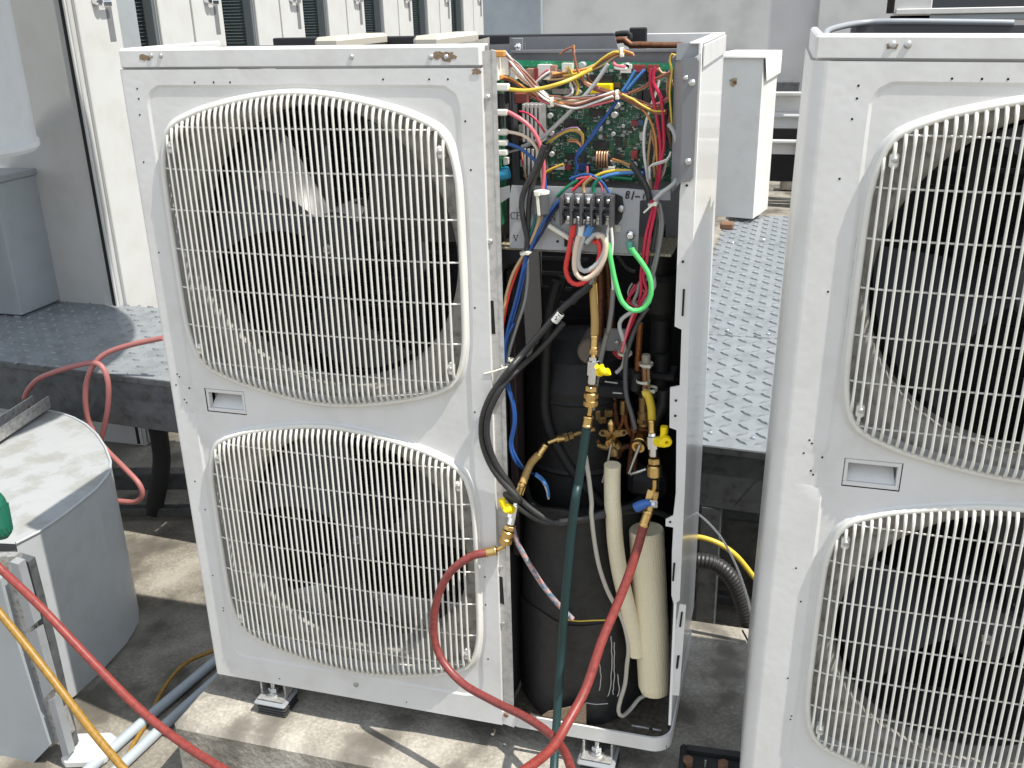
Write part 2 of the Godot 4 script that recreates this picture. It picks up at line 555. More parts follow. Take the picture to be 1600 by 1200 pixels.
func front(u: Node3D, dx: float, left: float, edge_r: float, pitch: float) -> void:
	var C := [Vector2(0.322 + dx, 0.911), Vector2(0.326 + dx, 0.336)]
	var x0 := left + edge_r
	var x1 := 0.628
	var st := st_new()
	panel_cell(st, C[0], [Vector2(x0, 0.655), Vector2(0.165 + dx, 0.655), Vector2(0.21 + dx, 0.625), Vector2(x1, 0.625), Vector2(x1, 1.212), Vector2(x0, 1.212)], dx)
	panel_cell(st, C[1], [Vector2(x0, 0.0), Vector2(x1, 0.0), Vector2(x1, 0.625), Vector2(0.21 + dx, 0.625), Vector2(0.165 + dx, 0.602), Vector2(x0, 0.602)], dx)
	# the band with the handle between the two fans
	st.set_smooth_group(-1)
	var F := func(ax: float, ay: float, bx: float, by: float, z: float): quad(st, Vector3(ax, ay, z), Vector3(bx, ay, z), Vector3(bx, by, z), Vector3(ax, by, z), Vector3.BACK)
	var ex := 0.044 + dx
	F.call(x0, 0.602, ex - 0.006, 0.655, 0.0)
	quad(st, Vector3(ex - 0.006, 0.602, 0), Vector3(ex, 0.602, -0.0022), Vector3(ex, 0.655, -0.0022), Vector3(ex - 0.006, 0.655, 0), Vector3(1, 0, 1))
	var hx := 0.0717 + dx
	var hX := 0.154 + dx
	F.call(ex, 0.602, hx, 0.655, -0.0022)
	F.call(hx, 0.602, hX, 0.6055, -0.0022)
	F.call(hx, 0.652, hX, 0.655, -0.0022)
	F.call(hX, 0.602, 0.165 + dx, 0.655, -0.0022)
	tri3(st, Vector3(0.165 + dx, 0.655, -0.0022), Vector3(0.21 + dx, 0.625, -0.0022), Vector3(0.165 + dx, 0.602, -0.0022), Vector3.BACK)
	# rounded left edge and return flange
	for k in 8:
		st.set_smooth_group(20)
		var a0 := PI * 0.5 * k / 8
		var a1 := PI * 0.5 * (k + 1) / 8
		var p0 := Vector3(x0 - sin(a0) * edge_r, 0, -edge_r + cos(a0) * edge_r)
		var p1 := Vector3(x0 - sin(a1) * edge_r, 0, -edge_r + cos(a1) * edge_r)
		var up := Vector3(0, 1.212, 0)
		quad(st, p0, p1, p1 + up, p0 + up, Vector3(-1, 0, 1))
	st.set_smooth_group(-1)
	quad(st, Vector3(left, 0, -edge_r), Vector3(left, 1.212, -edge_r), Vector3(left, 1.212, -0.37), Vector3(left, 0, -0.37), Vector3.LEFT)
	quad(st, Vector3(x0, 0, 0), Vector3(x1, 0, 0), Vector3(x1, 0, -0.02), Vector3(x0, 0, -0.02), Vector3.DOWN)
	quad(st, Vector3(x1, 0, 0), Vector3(x1, 1.212, 0), Vector3(x1, 1.212, -0.012), Vector3(x1, 0, -0.012), Vector3.RIGHT)
	put("front_panel", st, M.white, u)
	# handle pocket with a groove round its frame
	st = st_new()
	var z0 := -0.003
	var gx := 0.0065
	var gy := 0.0068
	for s in [[hx + 0.001, 0.6065, hX - 0.001, 0.6065 + gy], [hx + 0.001, 0.651 - gy, hX - 0.001, 0.651], [hx + 0.001, 0.6065 + gy, hx + gx, 0.651 - gy], [hX - gx, 0.6065 + gy, hX - 0.001, 0.651 - gy]]:
		F = func(ax: float, ay: float, bx: float, by: float, z: float): box(st, Vector3((ax + bx) / 2, (ay + by) / 2, z - 0.006), Vector3(bx - ax, by - ay, 0.012), 0.0008)
		F.call(s[0], s[1], s[2], s[3], z0)
	box(st, Vector3((hx + hX) / 2, 0.629, -0.034), Vector3(hX - hx, 0.05, 0.004))
	quad(st, Vector3(hx + gx, 0.6065 + gy, -0.008), Vector3(hX - gx, 0.6065 + gy, -0.008), Vector3(hX - gx - 0.004, 0.638, -0.031), Vector3(hx + gx + 0.004, 0.638, -0.031), Vector3(0, 1, 1))
	put("handle_recess", st, M.white, u)
	# screw holes pressed in the sheet
	st = st_new()
	lathe(st, Vector3.ZERO, Vector3.BACK, [[-0.001, 0.0016], [0.0003, 0.0016], [0.0003, 0.0]], 10)
	st.generate_normals()
	var hm := st.commit()
	var spots := [[30, 1182, 0], [30, 1166, 0], [27, 1140, 0], [20, 1062, 0], [22, 905, 0], [20, 676, 0], [24, 671, 0], [14, 654, 0], [41, 650, 0], [27, 626, 0], [31, 620, 0], [44, 622, -4], [22, 455, 0], [35, 395, 0], [29, 245, 0], [42, 170, 0], [41, 163, 0], [600, 1135, 0], [606, 1062, 0], [604, 840, 0], [597, 655, 0], [593, 610, -4], [585, 575, -4], [592, 575, -4], [604, 330, 0], [603, 270, 0], [604, 150, 0], [140, 1192, 0], [175, 1192, 0], [205, 1192, 0], [470, 1196, 0], [545, 1196, 0], [575, 1196, 0], [560, 1178, -4], [150, 16, 0], [430, 14, 0]]
	for s in spots:
		var o := MeshInstance3D.new()
		o.mesh = hm
		o.material_override = M.hole
		o.name = "screw_hole"
		u.add_child(o, true)
		var q := v(s[0], s[1], s[2])
		q.x += dx if s[0] > 50 else dx * 0.9
		o.position = q - where(u)
	for i in 2:
		fan(u, C[i], i, dx)
		grille(u, C[i], pitch, i)

func grille(u: Node3D, c: Vector2, pitch: float, which: int) -> void:
	var g := group_part("grille", u)
	var st := st_new()
	var ring := []
	for k in 96:
		var a := TAU * k / 96.0
		ring.append(Vector3(c.x + cos(a) * grille_r(a) * 0.992, c.y + sin(a) * grille_r(a) * 0.994, 0.0035))
	tube(st, ring, 0.0048, 10, false, true)
	put("rim", st, M.grille, g)
	# outline as half height over x
	var half := func(x: float) -> float:
		var best := 0.0
		for k in 91:
			var a := deg_to_rad(k)
			var px := cos(a) * grille_r(a) * 0.985
			if px >= absf(x): best = maxf(best, sin(a) * grille_r(a) * 0.985)
		return best
	var n := int(0.252 / pitch)
	for i in range(-n, n + 1):
		var x := i * pitch
		var h: float = half.call(x)
		if h < 0.02: continue
		var zb := 0.006 + 0.011 * (1.0 - pow(absf(x) / 0.268, 6.0))
		st = st_new()
		var zs := zb - 0.004
		var X := c.x + x
		var P := [Vector3(X, c.y + h, 0.003), Vector3(X, c.y + h - 0.002, 0.003 + zs * 0.5), Vector3(X, c.y + h - 0.012, zb * 0.88), Vector3(X, c.y + h - 0.022, zb), Vector3(X, c.y - h + 0.022, zb), Vector3(X, c.y - h + 0.012, zb * 0.88), Vector3(X, c.y - h + 0.002, 0.003 + zs * 0.5), Vector3(X, c.y - h, 0.003)]
		tube(st, P, [0.0023, 0.0029, 0.0028, 0.0022, 0.0022, 0.0028, 0.0029, 0.0023], 6, true)
		put("slat", st, M.grille, g)
	for j in 7:
		var y := -0.205 + 0.0690 * j + 0.002
		var w := 0.0
		for k in 91:
			var a := deg_to_rad(k)
			if sin(a) * grille_r(a) >= absf(y): w = maxf(w, cos(a) * grille_r(a) * 0.975)
		st = st_new()
		tube(st, [Vector3(c.x - w, c.y + y, 0.003), Vector3(c.x - w + 0.02, c.y + y, 0.009), Vector3(c.x - w * 0.5, c.y + y, 0.0125), Vector3(c.x, c.y + y, 0.013), Vector3(c.x + w * 0.5, c.y + y, 0.0125), Vector3(c.x + w - 0.02, c.y + y, 0.009), Vector3(c.x + w, c.y + y, 0.003)], 0.0016, 6)
		put("rod", st, M.grille, g)
	# corner clips with their screws
	for s in [[-1, 1], [1, 1], [-1, -1], [1, -1]]:
		var p := Vector3(c.x + s[0] * 0.2385, c.y + s[1] * 0.178, 0.004)
		st = st_new()
		box(st, p, Vector3(0.012, 0.02, 0.016), 0.003)
		put("clip", st, M.grille, g)
		screw(p + Vector3(0, 0.002, 0.008), 0.0042, g)

func fan(u: Node3D, c: Vector2, which: int, dx: float) -> void:
	# shroud: a plate behind the grille with a round bell mouth
	var R := 0.243 if which == 0 else 0.232
	var st := st_new()
	var N := 72
	for k in N:
		var a0 := TAU * k / N
		var a1 := TAU * (k + 1) / N
		var prof := [[-1.0, -0.028], [R + 0.012, -0.026], [R + 0.003, -0.030], [R, -0.040], [R - 0.002, -0.078]]
		for i in prof.size() - 1:
			st.set_smooth_group(2 if i > 0 else 1)
			var q := []
			for t in [[i, a0], [i, a1], [i + 1, a1], [i + 1, a0]]:
				var r: float = prof[t[0]][0]
				if r < 0.0: r = maxf(grille_r(t[1]) * 0.99, R + 0.0125)
				q.append(Vector3(c.x + cos(t[1]) * r, c.y + sin(t[1]) * r, prof[t[0]][1]))
			quad(st, q[0], q[1], q[2], q[3], Vector3.BACK * 0.5 - Vector3(cos(a0), sin(a0), 0) * (0.5 if i > 1 else 0.0))
	put("shroud", st, M.shroud, u)
	var f := group_part("fan", u)
	st = st_new()
	lathe(st, Vector3(c.x, c.y, -0.13), Vector3.BACK, [[0.0, 0.058], [0.055, 0.056], [0.064, 0.050], [0.068, 0.03], [0.068, 0.0]], 32)
	put("hub", st, M.hub, f)
	st = st_new()
	hexnut(st, Vector3(c.x, c.y, -0.066), Vector3(c.x, c.y, -0.054), 0.010)
	rod(st, Vector3(c.x, c.y, -0.054), Vector3(c.x, c.y, -0.044), 0.004)
	put("shaft_nut", st, M.steel, f)
	var start: float = [0.30, 0.05][which] + (0.9 if dx > 0.0 else 0.0)
	for b in 3:
		st = st_new()
		st.set_smooth_group(1)
		var base: float = start + TAU * b / 3.0
		var NR := 8
		var NT := 10
		var P := func(i: int, j: int, top: float) -> Vector3:
			var t := float(i) / NR
			var r := 0.05 + (R - 0.062) * t
			var span := 0.62 + 0.55 * t
			var s := float(j) / NT
			var a: float = base + 0.30 * t + span * (s - 0.5)
			var z := -0.095 + 0.075 * (s - 0.5) + 0.010 * sin(PI * s) - 0.01 * t
			return Vector3(c.x + cos(a) * r, c.y + sin(a) * r, z - top * 0.0035)
		for i in NR:
			for j in NT:
				st.set_smooth_group(1)
				quad(st, P.call(i, j, 0), P.call(i + 1, j, 0), P.call(i + 1, j + 1, 0), P.call(i, j + 1, 0), Vector3.BACK)
				st.set_smooth_group(2)
				quad(st, P.call(i, j, 1), P.call(i + 1, j, 1), P.call(i + 1, j + 1, 1), P.call(i, j + 1, 1), Vector3.FORWARD)
		st.set_smooth_group(-1)
		for j in NT: quad(st, P.call(NR, j, 0), P.call(NR, j + 1, 0), P.call(NR, j + 1, 1), P.call(NR, j, 1), Vector3.UP)
		for i in NR:
			for j in [0, NT]: quad(st, P.call(i, j, 0), P.call(i + 1, j, 0), P.call(i + 1, j, 1), P.call(i, j, 1), Vector3.UP)
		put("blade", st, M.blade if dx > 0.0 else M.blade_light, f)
	# motor and its bracket behind the fan
	st = st_new()
	rod(st, Vector3(c.x, c.y, -0.22), Vector3(c.x, c.y, -0.14), 0.06, 24)
	for s in [-0.09, 0.09]: box(st, Vector3(c.x + s, c.y, -0.24), Vector3(0.03, 0.6, 0.02), 0.003)
	put("fan_motor", st, M.inner, u)

func coil(u: Node3D, x0: float, x1: float, top: float) -> void:
	var st := st_new()
	box(st, Vector3((x0 + x1) / 2, top / 2 + 0.01, -0.352), Vector3(x1 - x0, top - 0.02, 0.026), 0.002)
	for i in 40:
		box(st, Vector3((x0 + x1) / 2, 0.04 + i * (top - 0.06) / 40.0, -0.3375), Vector3(x1 - x0 - 0.01, 0.007, 0.004))
	box(st, Vector3(0.014, 0.60, -0.165), Vector3(0.016, 1.14, 0.23))
	if x0 > 0.05: box(st, Vector3(0.060, 0.60, -0.316), Vector3(0.13, 1.14, 0.016), 0.0, Basis(Vector3.UP, 0.66))
	put("heat_exchanger", st, M.coil, u)

# ------------------------------------------------------------------ the open unit
func top_rail(u: Node3D, left: float, x1: float) -> void:
	var st := st_new()
	box(st, Vector3((left + x1) / 2, 1.2285, -0.016), Vector3(x1 - left, 0.033, 0.024), 0.004)
	box(st, Vector3((left + x1) / 2, 1.2425, -0.032), Vector3(x1 - left - 0.004, 0.004, 0.03), 0.001)
	box(st, Vector3(left + 0.006, 1.228, -0.165), Vector3(0.012, 0.034, 0.27), 0.003)
	put("top_rail", st, M.white, u)

func stain(at: Vector3, r: float, u: Node3D, m: Material, sd: int) -> void:
	var g := RandomNumberGenerator.new()
	g.seed = sd
	var p := []
	for k in 14:
		var a := TAU * k / 14
		var q := r * g.randf_range(0.55, 1.15)
		p.append(at + Vector3(cos(a) * q * 1.3, sin(a) * q * 0.8, 0))
	var st := st_new()
	plate(st, p, 0.0004)
	put("rust_stain", st, m, u)

func foot(u: Node3D, x: float) -> void:
	var f := group_part("foot", u)
	var st := st_new()
	var y := -0.030
	box(st, Vector3(x, y - 0.002, -0.06), Vector3(0.058, 0.004, 0.15), 0.001)
	for s in [-1, 1]:
		box(st, Vector3(x + s * 0.027, y + 0.013, -0.068), Vector3(0.004, 0.030, 0.134), 0.001)
	put("bracket", st, M.zinc, f)
	st = st_new()
	box(st, Vector3(x, y - 0.010, -0.010), Vector3(0.072, 0.010, 0.064), 0.004)
	put("pad_plate", st, M.sheet_light, f)
	st = st_new()
	for k in 3: box(st, Vector3(x + 0.004, y - 0.019 - k * 0.0062, -0.007), Vector3(0.066 - 0.004 * (k % 2), 0.0058, 0.058), 0.0025)
	put("rubber_pad", st, M.rubber, f)
	st = st_new()
	lathe(st, Vector3(x - 0.002, y, -0.007), Vector3.UP, [[0.0, 0.015], [0.004, 0.015], [0.004, 0.010], [0.006, 0.010]], 20)
	hexnut(st, Vector3(x - 0.002, y + 0.005, -0.007), Vector3(x - 0.002, y + 0.015, -0.007), 0.0105)
	rod(st, Vector3(x - 0.002, y + 0.014, -0.007), Vector3(x - 0.002, y + 0.027, -0.007), 0.005)
	put("bolt", st, M.steel, f)

func open_unit() -> void:
	var u := thing("outdoor_unit", "white twin-fan air conditioner outdoor unit with its right side opened, showing circuit board and pipes", "air conditioner")
	front(u, 0.0, 0.0, 0.005, 0.01106)
	top_rail(u, 0.0, 0.627)
	stain(v(575.5,1228.5,-3.6), 0.010, u, M.stain, 4)
	stain(v(561.4,1230.5,-3.7), 0.008, u, M.stain, 14)
	stain(v(50.7,1230.6,-3.6), 0.008, u, M.stain, 8)
	stain(v(620.4,1206.8,1.2), 0.006, u, M.stain, 21)
	for p in [v(63.1,1233.5,-4), v(81.1,1233.3,-4), v(418.3,1228.8,-4), v(547.9,1227.8,-4), v(572.3,1227.6,-4)]:
		screw(p, 0.004, u)
	screw(v(323.1,35.7,1), 0.005, u, M.zinc)
	coil(u, 0.10, 0.765, 1.247)
	var st := st_new()
	# right return of the front panel with slots and screws
	plate(st, [v(625.9,1235,-10),v(641.8,1236.7,-10),v(642.2,11.6,-10),v(622.5,-1.8,-10)], 0.006)
	plate(st, [v(641.9,1236.7,-9.5),v(648.8,1234.8,-9.5),v(649.6,47.2,-9.5),v(642.4,12.1,-9.5)], 0.02, Vector3(0.3, 0, 1))
	put("panel_flange", st, M.flange, u)
	st = st_new()
	plate(st, [v(625.5,850.5,-9.5),v(633.1,851,-9.5),v(634.7,794.2,-9.5),v(625.8,793.6,-9.5)], 0.002)
	put("flange_slot", st, M.hole, u)
	st = st_new()
	plate(st, [v(625.7,329.6,-9.5),v(634.1,328.2,-9.5),v(636.2,269.5,-9.5),v(626.5,272.1,-9.5)], 0.002)
	put("flange_slot", st, M.hole, u)
	for p in [v(633.9,1169.3,-9), v(630.9,949.2,-9), v(631.2,349.7,-9), v(632.8,228.7,-9), v(632.3,16.5,-9)]: screw(p, 0.0045, u)
	# cavity: partition, back, floor pan
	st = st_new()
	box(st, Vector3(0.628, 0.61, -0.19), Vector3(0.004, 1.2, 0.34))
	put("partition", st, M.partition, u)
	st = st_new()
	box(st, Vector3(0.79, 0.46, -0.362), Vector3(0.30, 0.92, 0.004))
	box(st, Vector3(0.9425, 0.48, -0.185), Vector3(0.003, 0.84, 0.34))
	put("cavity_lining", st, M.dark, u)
	base_pan(u)
	side_panel(u)
	board(u)
	terminals(u)
	machinery(u)
	top_inside(u)
	wires(u)
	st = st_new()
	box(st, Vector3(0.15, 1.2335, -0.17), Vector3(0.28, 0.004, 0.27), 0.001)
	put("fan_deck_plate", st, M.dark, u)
	foot(u, 0.130)
	foot(u, 0.815)

func base_pan(u: Node3D) -> void:
	var st := st_new()
	var o := []
	for p in [Vector2(0.632, -0.008), Vector2(0.66, -0.002)]: o.append(p)
	for k in 9:
		var a := PI / 2 - PI / 2 * k / 8
		o.append(Vector2(0.915 + cos(a) * 0.035, -0.037 + sin(a) * 0.035))
	o.append(Vector2(0.950, -0.36))
	st.set_smooth_group(-1)
	var c := Vector3(0.80, 0.006, -0.2)
	for i in o.size() - 1:
		var a := Vector3(o[i].x, 0, o[i].y)
		var b := Vector3(o[i + 1].x, 0, o[i + 1].y)
		var ca := (Vector3(c.x, 0, c.z) - a).normalized()
		var cb := (Vector3(c.x, 0, c.z) - b).normalized()
		var H := Vector3(0, 0.030, 0)
		st.set_smooth_group(1)
		quad(st, a, b, b + H, a + H, -ca)
		st.set_smooth_group(2)
		quad(st, a + H, b + H, b + H + cb * 0.005, a + H + ca * 0.005, Vector3.UP)
		st.set_smooth_group(3)
		var D := Vector3(0, 0.008, 0)
		quad(st, a + H + ca * 0.005, b + H + cb * 0.005, b + D + cb * 0.008, a + D + ca * 0.008, ca)
	put("base_pan_rim", st, M.white, u)
	st = st_new()
	box(st, Vector3(0.789, 0.005, -0.187), Vector3(0.308, 0.006, 0.345))
	put("base_pan_floor", st, tri(paint(0.14, 0.125, 0.10, 0.7), noise_tex(0.03, 5, 61, ramp([[0.0, 0.5, 0.48, 0.45], [0.5, 0.8, 0.78, 0.75], [1.0, 1, 1, 1]])), 4.0), u)
	st = st_new()
	for p in [[v(871.4,63.2,10),v(880.9,51.5,10),v(904.3,72.5,10)], [v(911.6,71.8,10),v(927.9,73.1,10),v(926.8,52.4,10)]]:
		var q := []
		for w in p: q.append(Vector3(w.x, 0.0095, w.z - 0.06))
		tube(st, spline(q), 0.003, 6)
	put("pressed_mark", st, M.zinc, u)
	# front lip piece with torn edge, left of the pan
	st = st_new()
	plate(st, [v(625.9,31.2,-2),v(646.8,31.8,-2),v(657.2,15.8,-2),v(650.8,-2.8,-2),v(625.1,2.8,-2)], 0.004)
	put("pan_lip", st, M.white, u)
	st = st_new()
	plate(st, [v(704.9,29.9,-10),v(716.8,41.8,-10),v(790.4,75.8,-10),v(790.7,11.3,-10),v(740.1,12.7,-10)], 0.003)
	put("torn_sheet", st, M.stain, u)
	screw(v(635.4,24.1,-2), 0.005, u, M.rust)

func side_panel(u: Node3D) -> void:
	var st := st_new()
	box(st, Vector3(0.9475, 0.655, -0.195), Vector3(0.005, 1.18, 0.386), 0.0015)
	put("side_panel", st, M.gloss, u)
	st = st_new()
	plate(st, [v(937.3,1222.5,-1),v(949.2,1230.9,-1),v(949.3,1037.7,-1),v(950.4,842,-1),v(954.7,580,-1),v(955.1,337,-1),v(945.7,326.3,-1),v(940.6,345,-1),v(938.4,433.5,-1),v(938.9,476.7,-1),v(937.8,477.8,-1),v(926,478.6,-1),v(925.6,490.8,-1),v(938,499.7,-1),v(940.6,543.1,-1),v(937.2,655.9,-1),v(925.8,659.2,-1),v(924.3,727.8,-1),v(939.3,732.4,-1),v(938.4,825.7,-1),v(927.5,830.1,-1),v(927,1037.1,-1),v(928.3,1051.1,-1)], 0.004)
	put("corner_post", st, M.white, u)
	st = st_new()
	plate(st, [v(955.2,325.9,-4),v(966.2,325.1,-4),v(961.8,134.3,-4),v(949.2,133.2,-4),v(948.1,251.8,-4)], 0.004)
	put("lower_post", st, M.white, u)
	st = st_new()
	for q in [[v(937.9,890.5,0.6),v(940.8,890.7,0.6),v(940.6,848,0.6),v(937.7,847.8,0.6)], [v(958.2,312.1,-2),v(961.5,312.6,-2),v(959.4,281.9,-2),v(956.1,281.4,-2)], [v(955.2,220.6,-2),v(959.7,221.5,-2),v(957.4,193.6,-2),v(954,193,-2)], [v(941.6,409.9,0.6),v(944.8,410.4,0.6),v(944,374.8,0.6),v(940.8,374.3,0.6)]]:
		plate(st, q, 0.002)
	put("post_slot", st, M.hole, u)
	for p in [v(937,1047,0.5), v(936.1,933.1,0.5), v(934.4,707.4,0.5), v(934.4,680.9,0.5), v(933.3,487.8,0.5)]:
		st = st_new()
		lathe(st, p, Vector3.BACK, [[-0.001, 0.002], [0.0004, 0.002], [0.0004, 0.0]], 8)
		put("screw_hole", st, M.hole, u)
	# top flap of the side panel
	st = st_new()
	box(st, Vector3(0.9525, 1.226, -0.19), Vector3(0.003, 0.03, 0.37), 0.001)
	box(st, Vector3(0.942, 1.243, -0.19), Vector3(0.020, 0.003, 0.37), 0.001)
	put("side_panel_flap", st, M.white, u)
	st = st_new()
	plate(st, [v(913.9,1242.5,-12),v(947.5,1243.9,-12),v(948.6,1220.1,-12),v(912.9,1220.3,-12)], 0.004)
	put("post_cap", st, M.sheet_light, u)
	# grey bracket of the electrical box
	st = st_new()
	plate(st, [v(925.5,1222.9,4.5),v(943.1,1224.5,4.5),v(946.8,1219.4,4.5),v(946.1,1059,4.5),v(941.8,1053.3,4.5),v(928,1052,4.5)], 0.003)
	put("box_bracket", st, M.sheet, u)
	st = st_new()
	plate(st, [v(925.5,1222.9,4),v(927.9,1052,4),v(908.7,1025.7,-45),v(907.2,1215,-45)], 0.003, Vector3(-0.6, 0, 1))
	put("bracket_wing", st, M.sheet_light, u)
	for p in [v(938.4,1190.4,4.5), v(937.8,1081.7,4.5)]: screw(p, 0.0052, u)
	screw(v(929.3,1197.3,4.5), 0.0035, u)

func slab(st: SurfaceTool, px: Array, d0: float, d1: float) -> void:
	# px: four corners on the board plane, raised from d0 to d1 towards the front
	st.set_smooth_group(-1)
	var a := []
	var b := []
	for p in px:
		a.append(p + Vector3.BACK * d0)
		b.append(p + Vector3.BACK * d1)
	quad(st, b[0], b[1], b[2], b[3], Vector3.BACK)
	var c: Vector3 = (b[0] + b[1] + b[2] + b[3]) * 0.25
	for i in 4:
		var j := (i + 1) % 4
		quad(st, a[i], a[j], b[j], b[i], (b[i] + b[j]) * 0.5 - c)

func board(u: Node3D) -> void:
	# grey back plate and shelf of the electrical box
	var st := st_new()
	box(st, Vector3(0.786, 1.08, -0.148), Vector3(0.305, 0.295, 0.004))
	box(st, Vector3(0.786, 1.2275, -0.146), Vector3(0.305, 0.004, 0.012))
	put("box_back_plate", st, M.sheet, u)
	st = st_new()
	box(st, Vector3(0.775, 0.9335, -0.088), Vector3(0.28, 0.004, 0.116), 0.001)
	put("box_shelf", st, tri(paint(0.46, 0.42, 0.34, 0.5), noise_tex(0.05, 4, 71, ramp([[0.0, 0.35, 0.33, 0.28], [0.5, 0.8, 0.77, 0.7], [1.0, 1, 1, 1]])), 6.0), u)
	var b := group_part("circuit_board", u)
	var q := [v(644.2,1215.2,-132),v(895.5,1208.9,-132),v(898.3,1028.9,-132),v(646.8,1025.6,-132)]
	st = st_new()
	st.set_smooth_group(-1)
	var uv := [Vector2(0, 0), Vector2(1, 0), Vector2(1, 1), Vector2(0, 1)]
	for t in [[0, 1, 2], [0, 2, 3]]:
		for i in t:
			st.set_uv(uv[i])
			st.add_vertex(q[i])
	put("board_face", st, M.board, b)
	st = st_new()
	slab(st, [q[0], q[1], q[2], q[3]], -0.002, -0.0003)
	put("board_edge", st, M.board_green, b)
	# components: x, y, half width, half height (pixels of the survey print), height mm, colour
	var W: Material = M.white_plastic
	var K: Material = M.black
	var red := paint(0.28, 0.035, 0.035, 0.4)
	var ic := paint(0.022, 0.022, 0.022, 0.4)
	var pinkish := paint(0.42, 0.23, 0.17, 0.5)
	var parts := []
	var o := Vector3(q[0])
	var ex: Vector3 = (q[1] - q[0]) / 247.0
	var ey: Vector3 = (q[3] - q[0]) / 187.0
	var list := [["connector", 855, 111, 10, 11, 16, W], ["connector", 891, 106, 8, 8, 14, W], ["connector", 982, 106, 8, 6, 14, W], ["connector", 1002, 106, 9, 5, 12, red], ["connector", 1023, 106, 8, 5, 12, red], ["relay", 834, 118, 7, 12, 16, pinkish], ["relay", 843, 114, 3, 9, 18, red], ["capacitor_film", 869, 110, 4, 9, 16, pinkish], ["transformer_core", 945, 121, 16, 6, 16, K], ["chip", 893, 189, 11, 6, 4, ic], ["chip", 942, 222, 12, 6, 4, ic], ["chip", 912, 210, 5, 15, 4, ic], ["chip", 912, 246, 5, 14, 4, ic], ["chip", 968, 240, 7, 4, 4, ic], ["chip", 893, 241, 9, 5, 4, ic], ["chip", 970, 216, 5, 6, 4, ic], ["chip", 935, 172, 12, 5, 5, ic], ["label", 1007, 207, 5, 7, 1, W], ["connector", 876, 257, 8, 4, 10, W], ["connector", 955, 259, 9, 4, 10, W], ["connector", 890, 257, 4, 4, 10, red], ["connector", 915, 256, 8, 5, 9, paint(0.01, 0.03, 0.12, 0.4)], ["capacitor_film", 996, 235, 5, 6, 11, red], ["capacitor_film", 1005, 186, 4, 4, 8, paint(0.05, 0.12, 0.25, 0.4)], ["connector", 996, 187, 5, 4, 9, red], ["relay", 1015, 148, 5, 12, 14, ic], ["relay", 1003, 146, 4, 12, 12, ic], ["relay", 1036, 150, 8, 14, 16, ic], ["relay", 1040, 190, 6, 22, 14, ic], ["relay", 872, 128, 10, 5, 12, ic], ["relay", 880, 140, 14, 4, 9, paint(0.3, 0.28, 0.24, 0.5)], ["chip", 1025, 225, 8, 14, 6, ic], ["relay", 1006, 118, 7, 6, 10, ic], ["chip", 965, 130, 8, 4, 6, paint(0.16, 0.10, 0.06, 0.5)], ["connector", 1010, 262, 6, 5, 12, paint(0.01, 0.02, 0.1, 0.4)], ["relay", 1035, 258, 6, 6, 10, paint(0.2, 0.1, 0.04, 0.5)]]
	for e in list:
		st = st_new()
		var px := []
		for s in [[-1, -1], [1, -1], [1, 1], [-1, 1]]:
			px.append(o + ex * (e[1] - 806 + s[0] * e[3]) + ey * (e[2] - 94 - (e[1] - 806) * 0.02 + s[1] * e[4]))
		slab(st, px, 0.0, e[5] * 0.001)
		put(e[0], st, e[6], b)
	st = st_new()
	var ctr := o + ex * 139.0 + ey * 38.0
	box(st, ctr + Vector3.BACK * 0.013, Vector3(0.036, 0.016, 0.024), 0.002)
	put("transformer", st, M.yellow, b)
	# electrolytic cans
	for e in [[968, 161, 5.2, 16], [965, 175, 5.0, 16], [955, 171, 3.4, 10], [983, 103, 5, 14], [914, 103, 5, 14], [862, 164, 4.2, 12], [862, 180, 4.2, 12], [942, 198, 3.5, 9], [942, 210, 3.5, 9], [954, 187, 3.3, 9], [962, 205, 3.2, 8], [863, 207, 4, 10], [863, 240, 4, 10], [997, 250, 4.5, 12], [920, 117, 4, 10], [908, 143, 4, 10], [850, 197, 4, 10], [978, 192, 3, 8]]:
		st = st_new()
		var p: Vector3 = o + ex * (e[0] - 806.0) + ey * (e[1] - 98.0)
		rod(st, p, p + Vector3.BACK * (e[3] * 0.001), e[2] * 0.00105, 14)
		put("capacitor", st, M.aluminium if int(e[0]) % 2 else paint(0.42, 0.44, 0.42, 0.4), b)
	# choke coil with copper turns
	st = st_new()
	var p := o + ex * 141.0 + ey * 146.0
	rod(st, p + Vector3.BACK * 0.001, p + Vector3.BACK * 0.014, 0.013, 18)
	put("choke", st, K, b)
	st = st_new()
	for k in 5:
		var x := -0.010 + k * 0.0042
		tube(st, [p + Vector3(x, -0.011, 0.002), p + Vector3(x, -0.012, 0.014), p + Vector3(x, 0, 0.0175), p + Vector3(x, 0.012, 0.014), p + Vector3(x, 0.011, 0.002)], 0.0017, 6)
	put("choke_winding", st, paint(0.6, 0.36, 0.22, 0.3, 0.5), b)
	# the many small parts soldered on the board
	var tiny := [st_new(), st_new(), st_new(), st_new()]
	for i in 520:
		var s: SurfaceTool = tiny[i % 4]
		var c: Vector3 = o + ex * rng.randf_range(46, 240) + ey * rng.randf_range(12, 182)
		var h := rng.randf_range(0.001, 0.0045)
		var w := Vector3(rng.randf_range(0.0012, 0.004), rng.randf_range(0.0012, 0.004), h)
		if i % 2: w.x *= 1.7
		else: w.y *= 1.7
		box(s, c + Vector3.BACK * h * 0.5, w)
	var tm := [ic, paint(0.36, 0.36, 0.33, 0.4), paint(0.12, 0.06, 0.03, 0.5), paint(0.34, 0.36, 0.35, 0.3, 0.6)]
	for i in 4: tag(put("small_components", tiny[i], tm[i], b), "", "", "", "stuff")
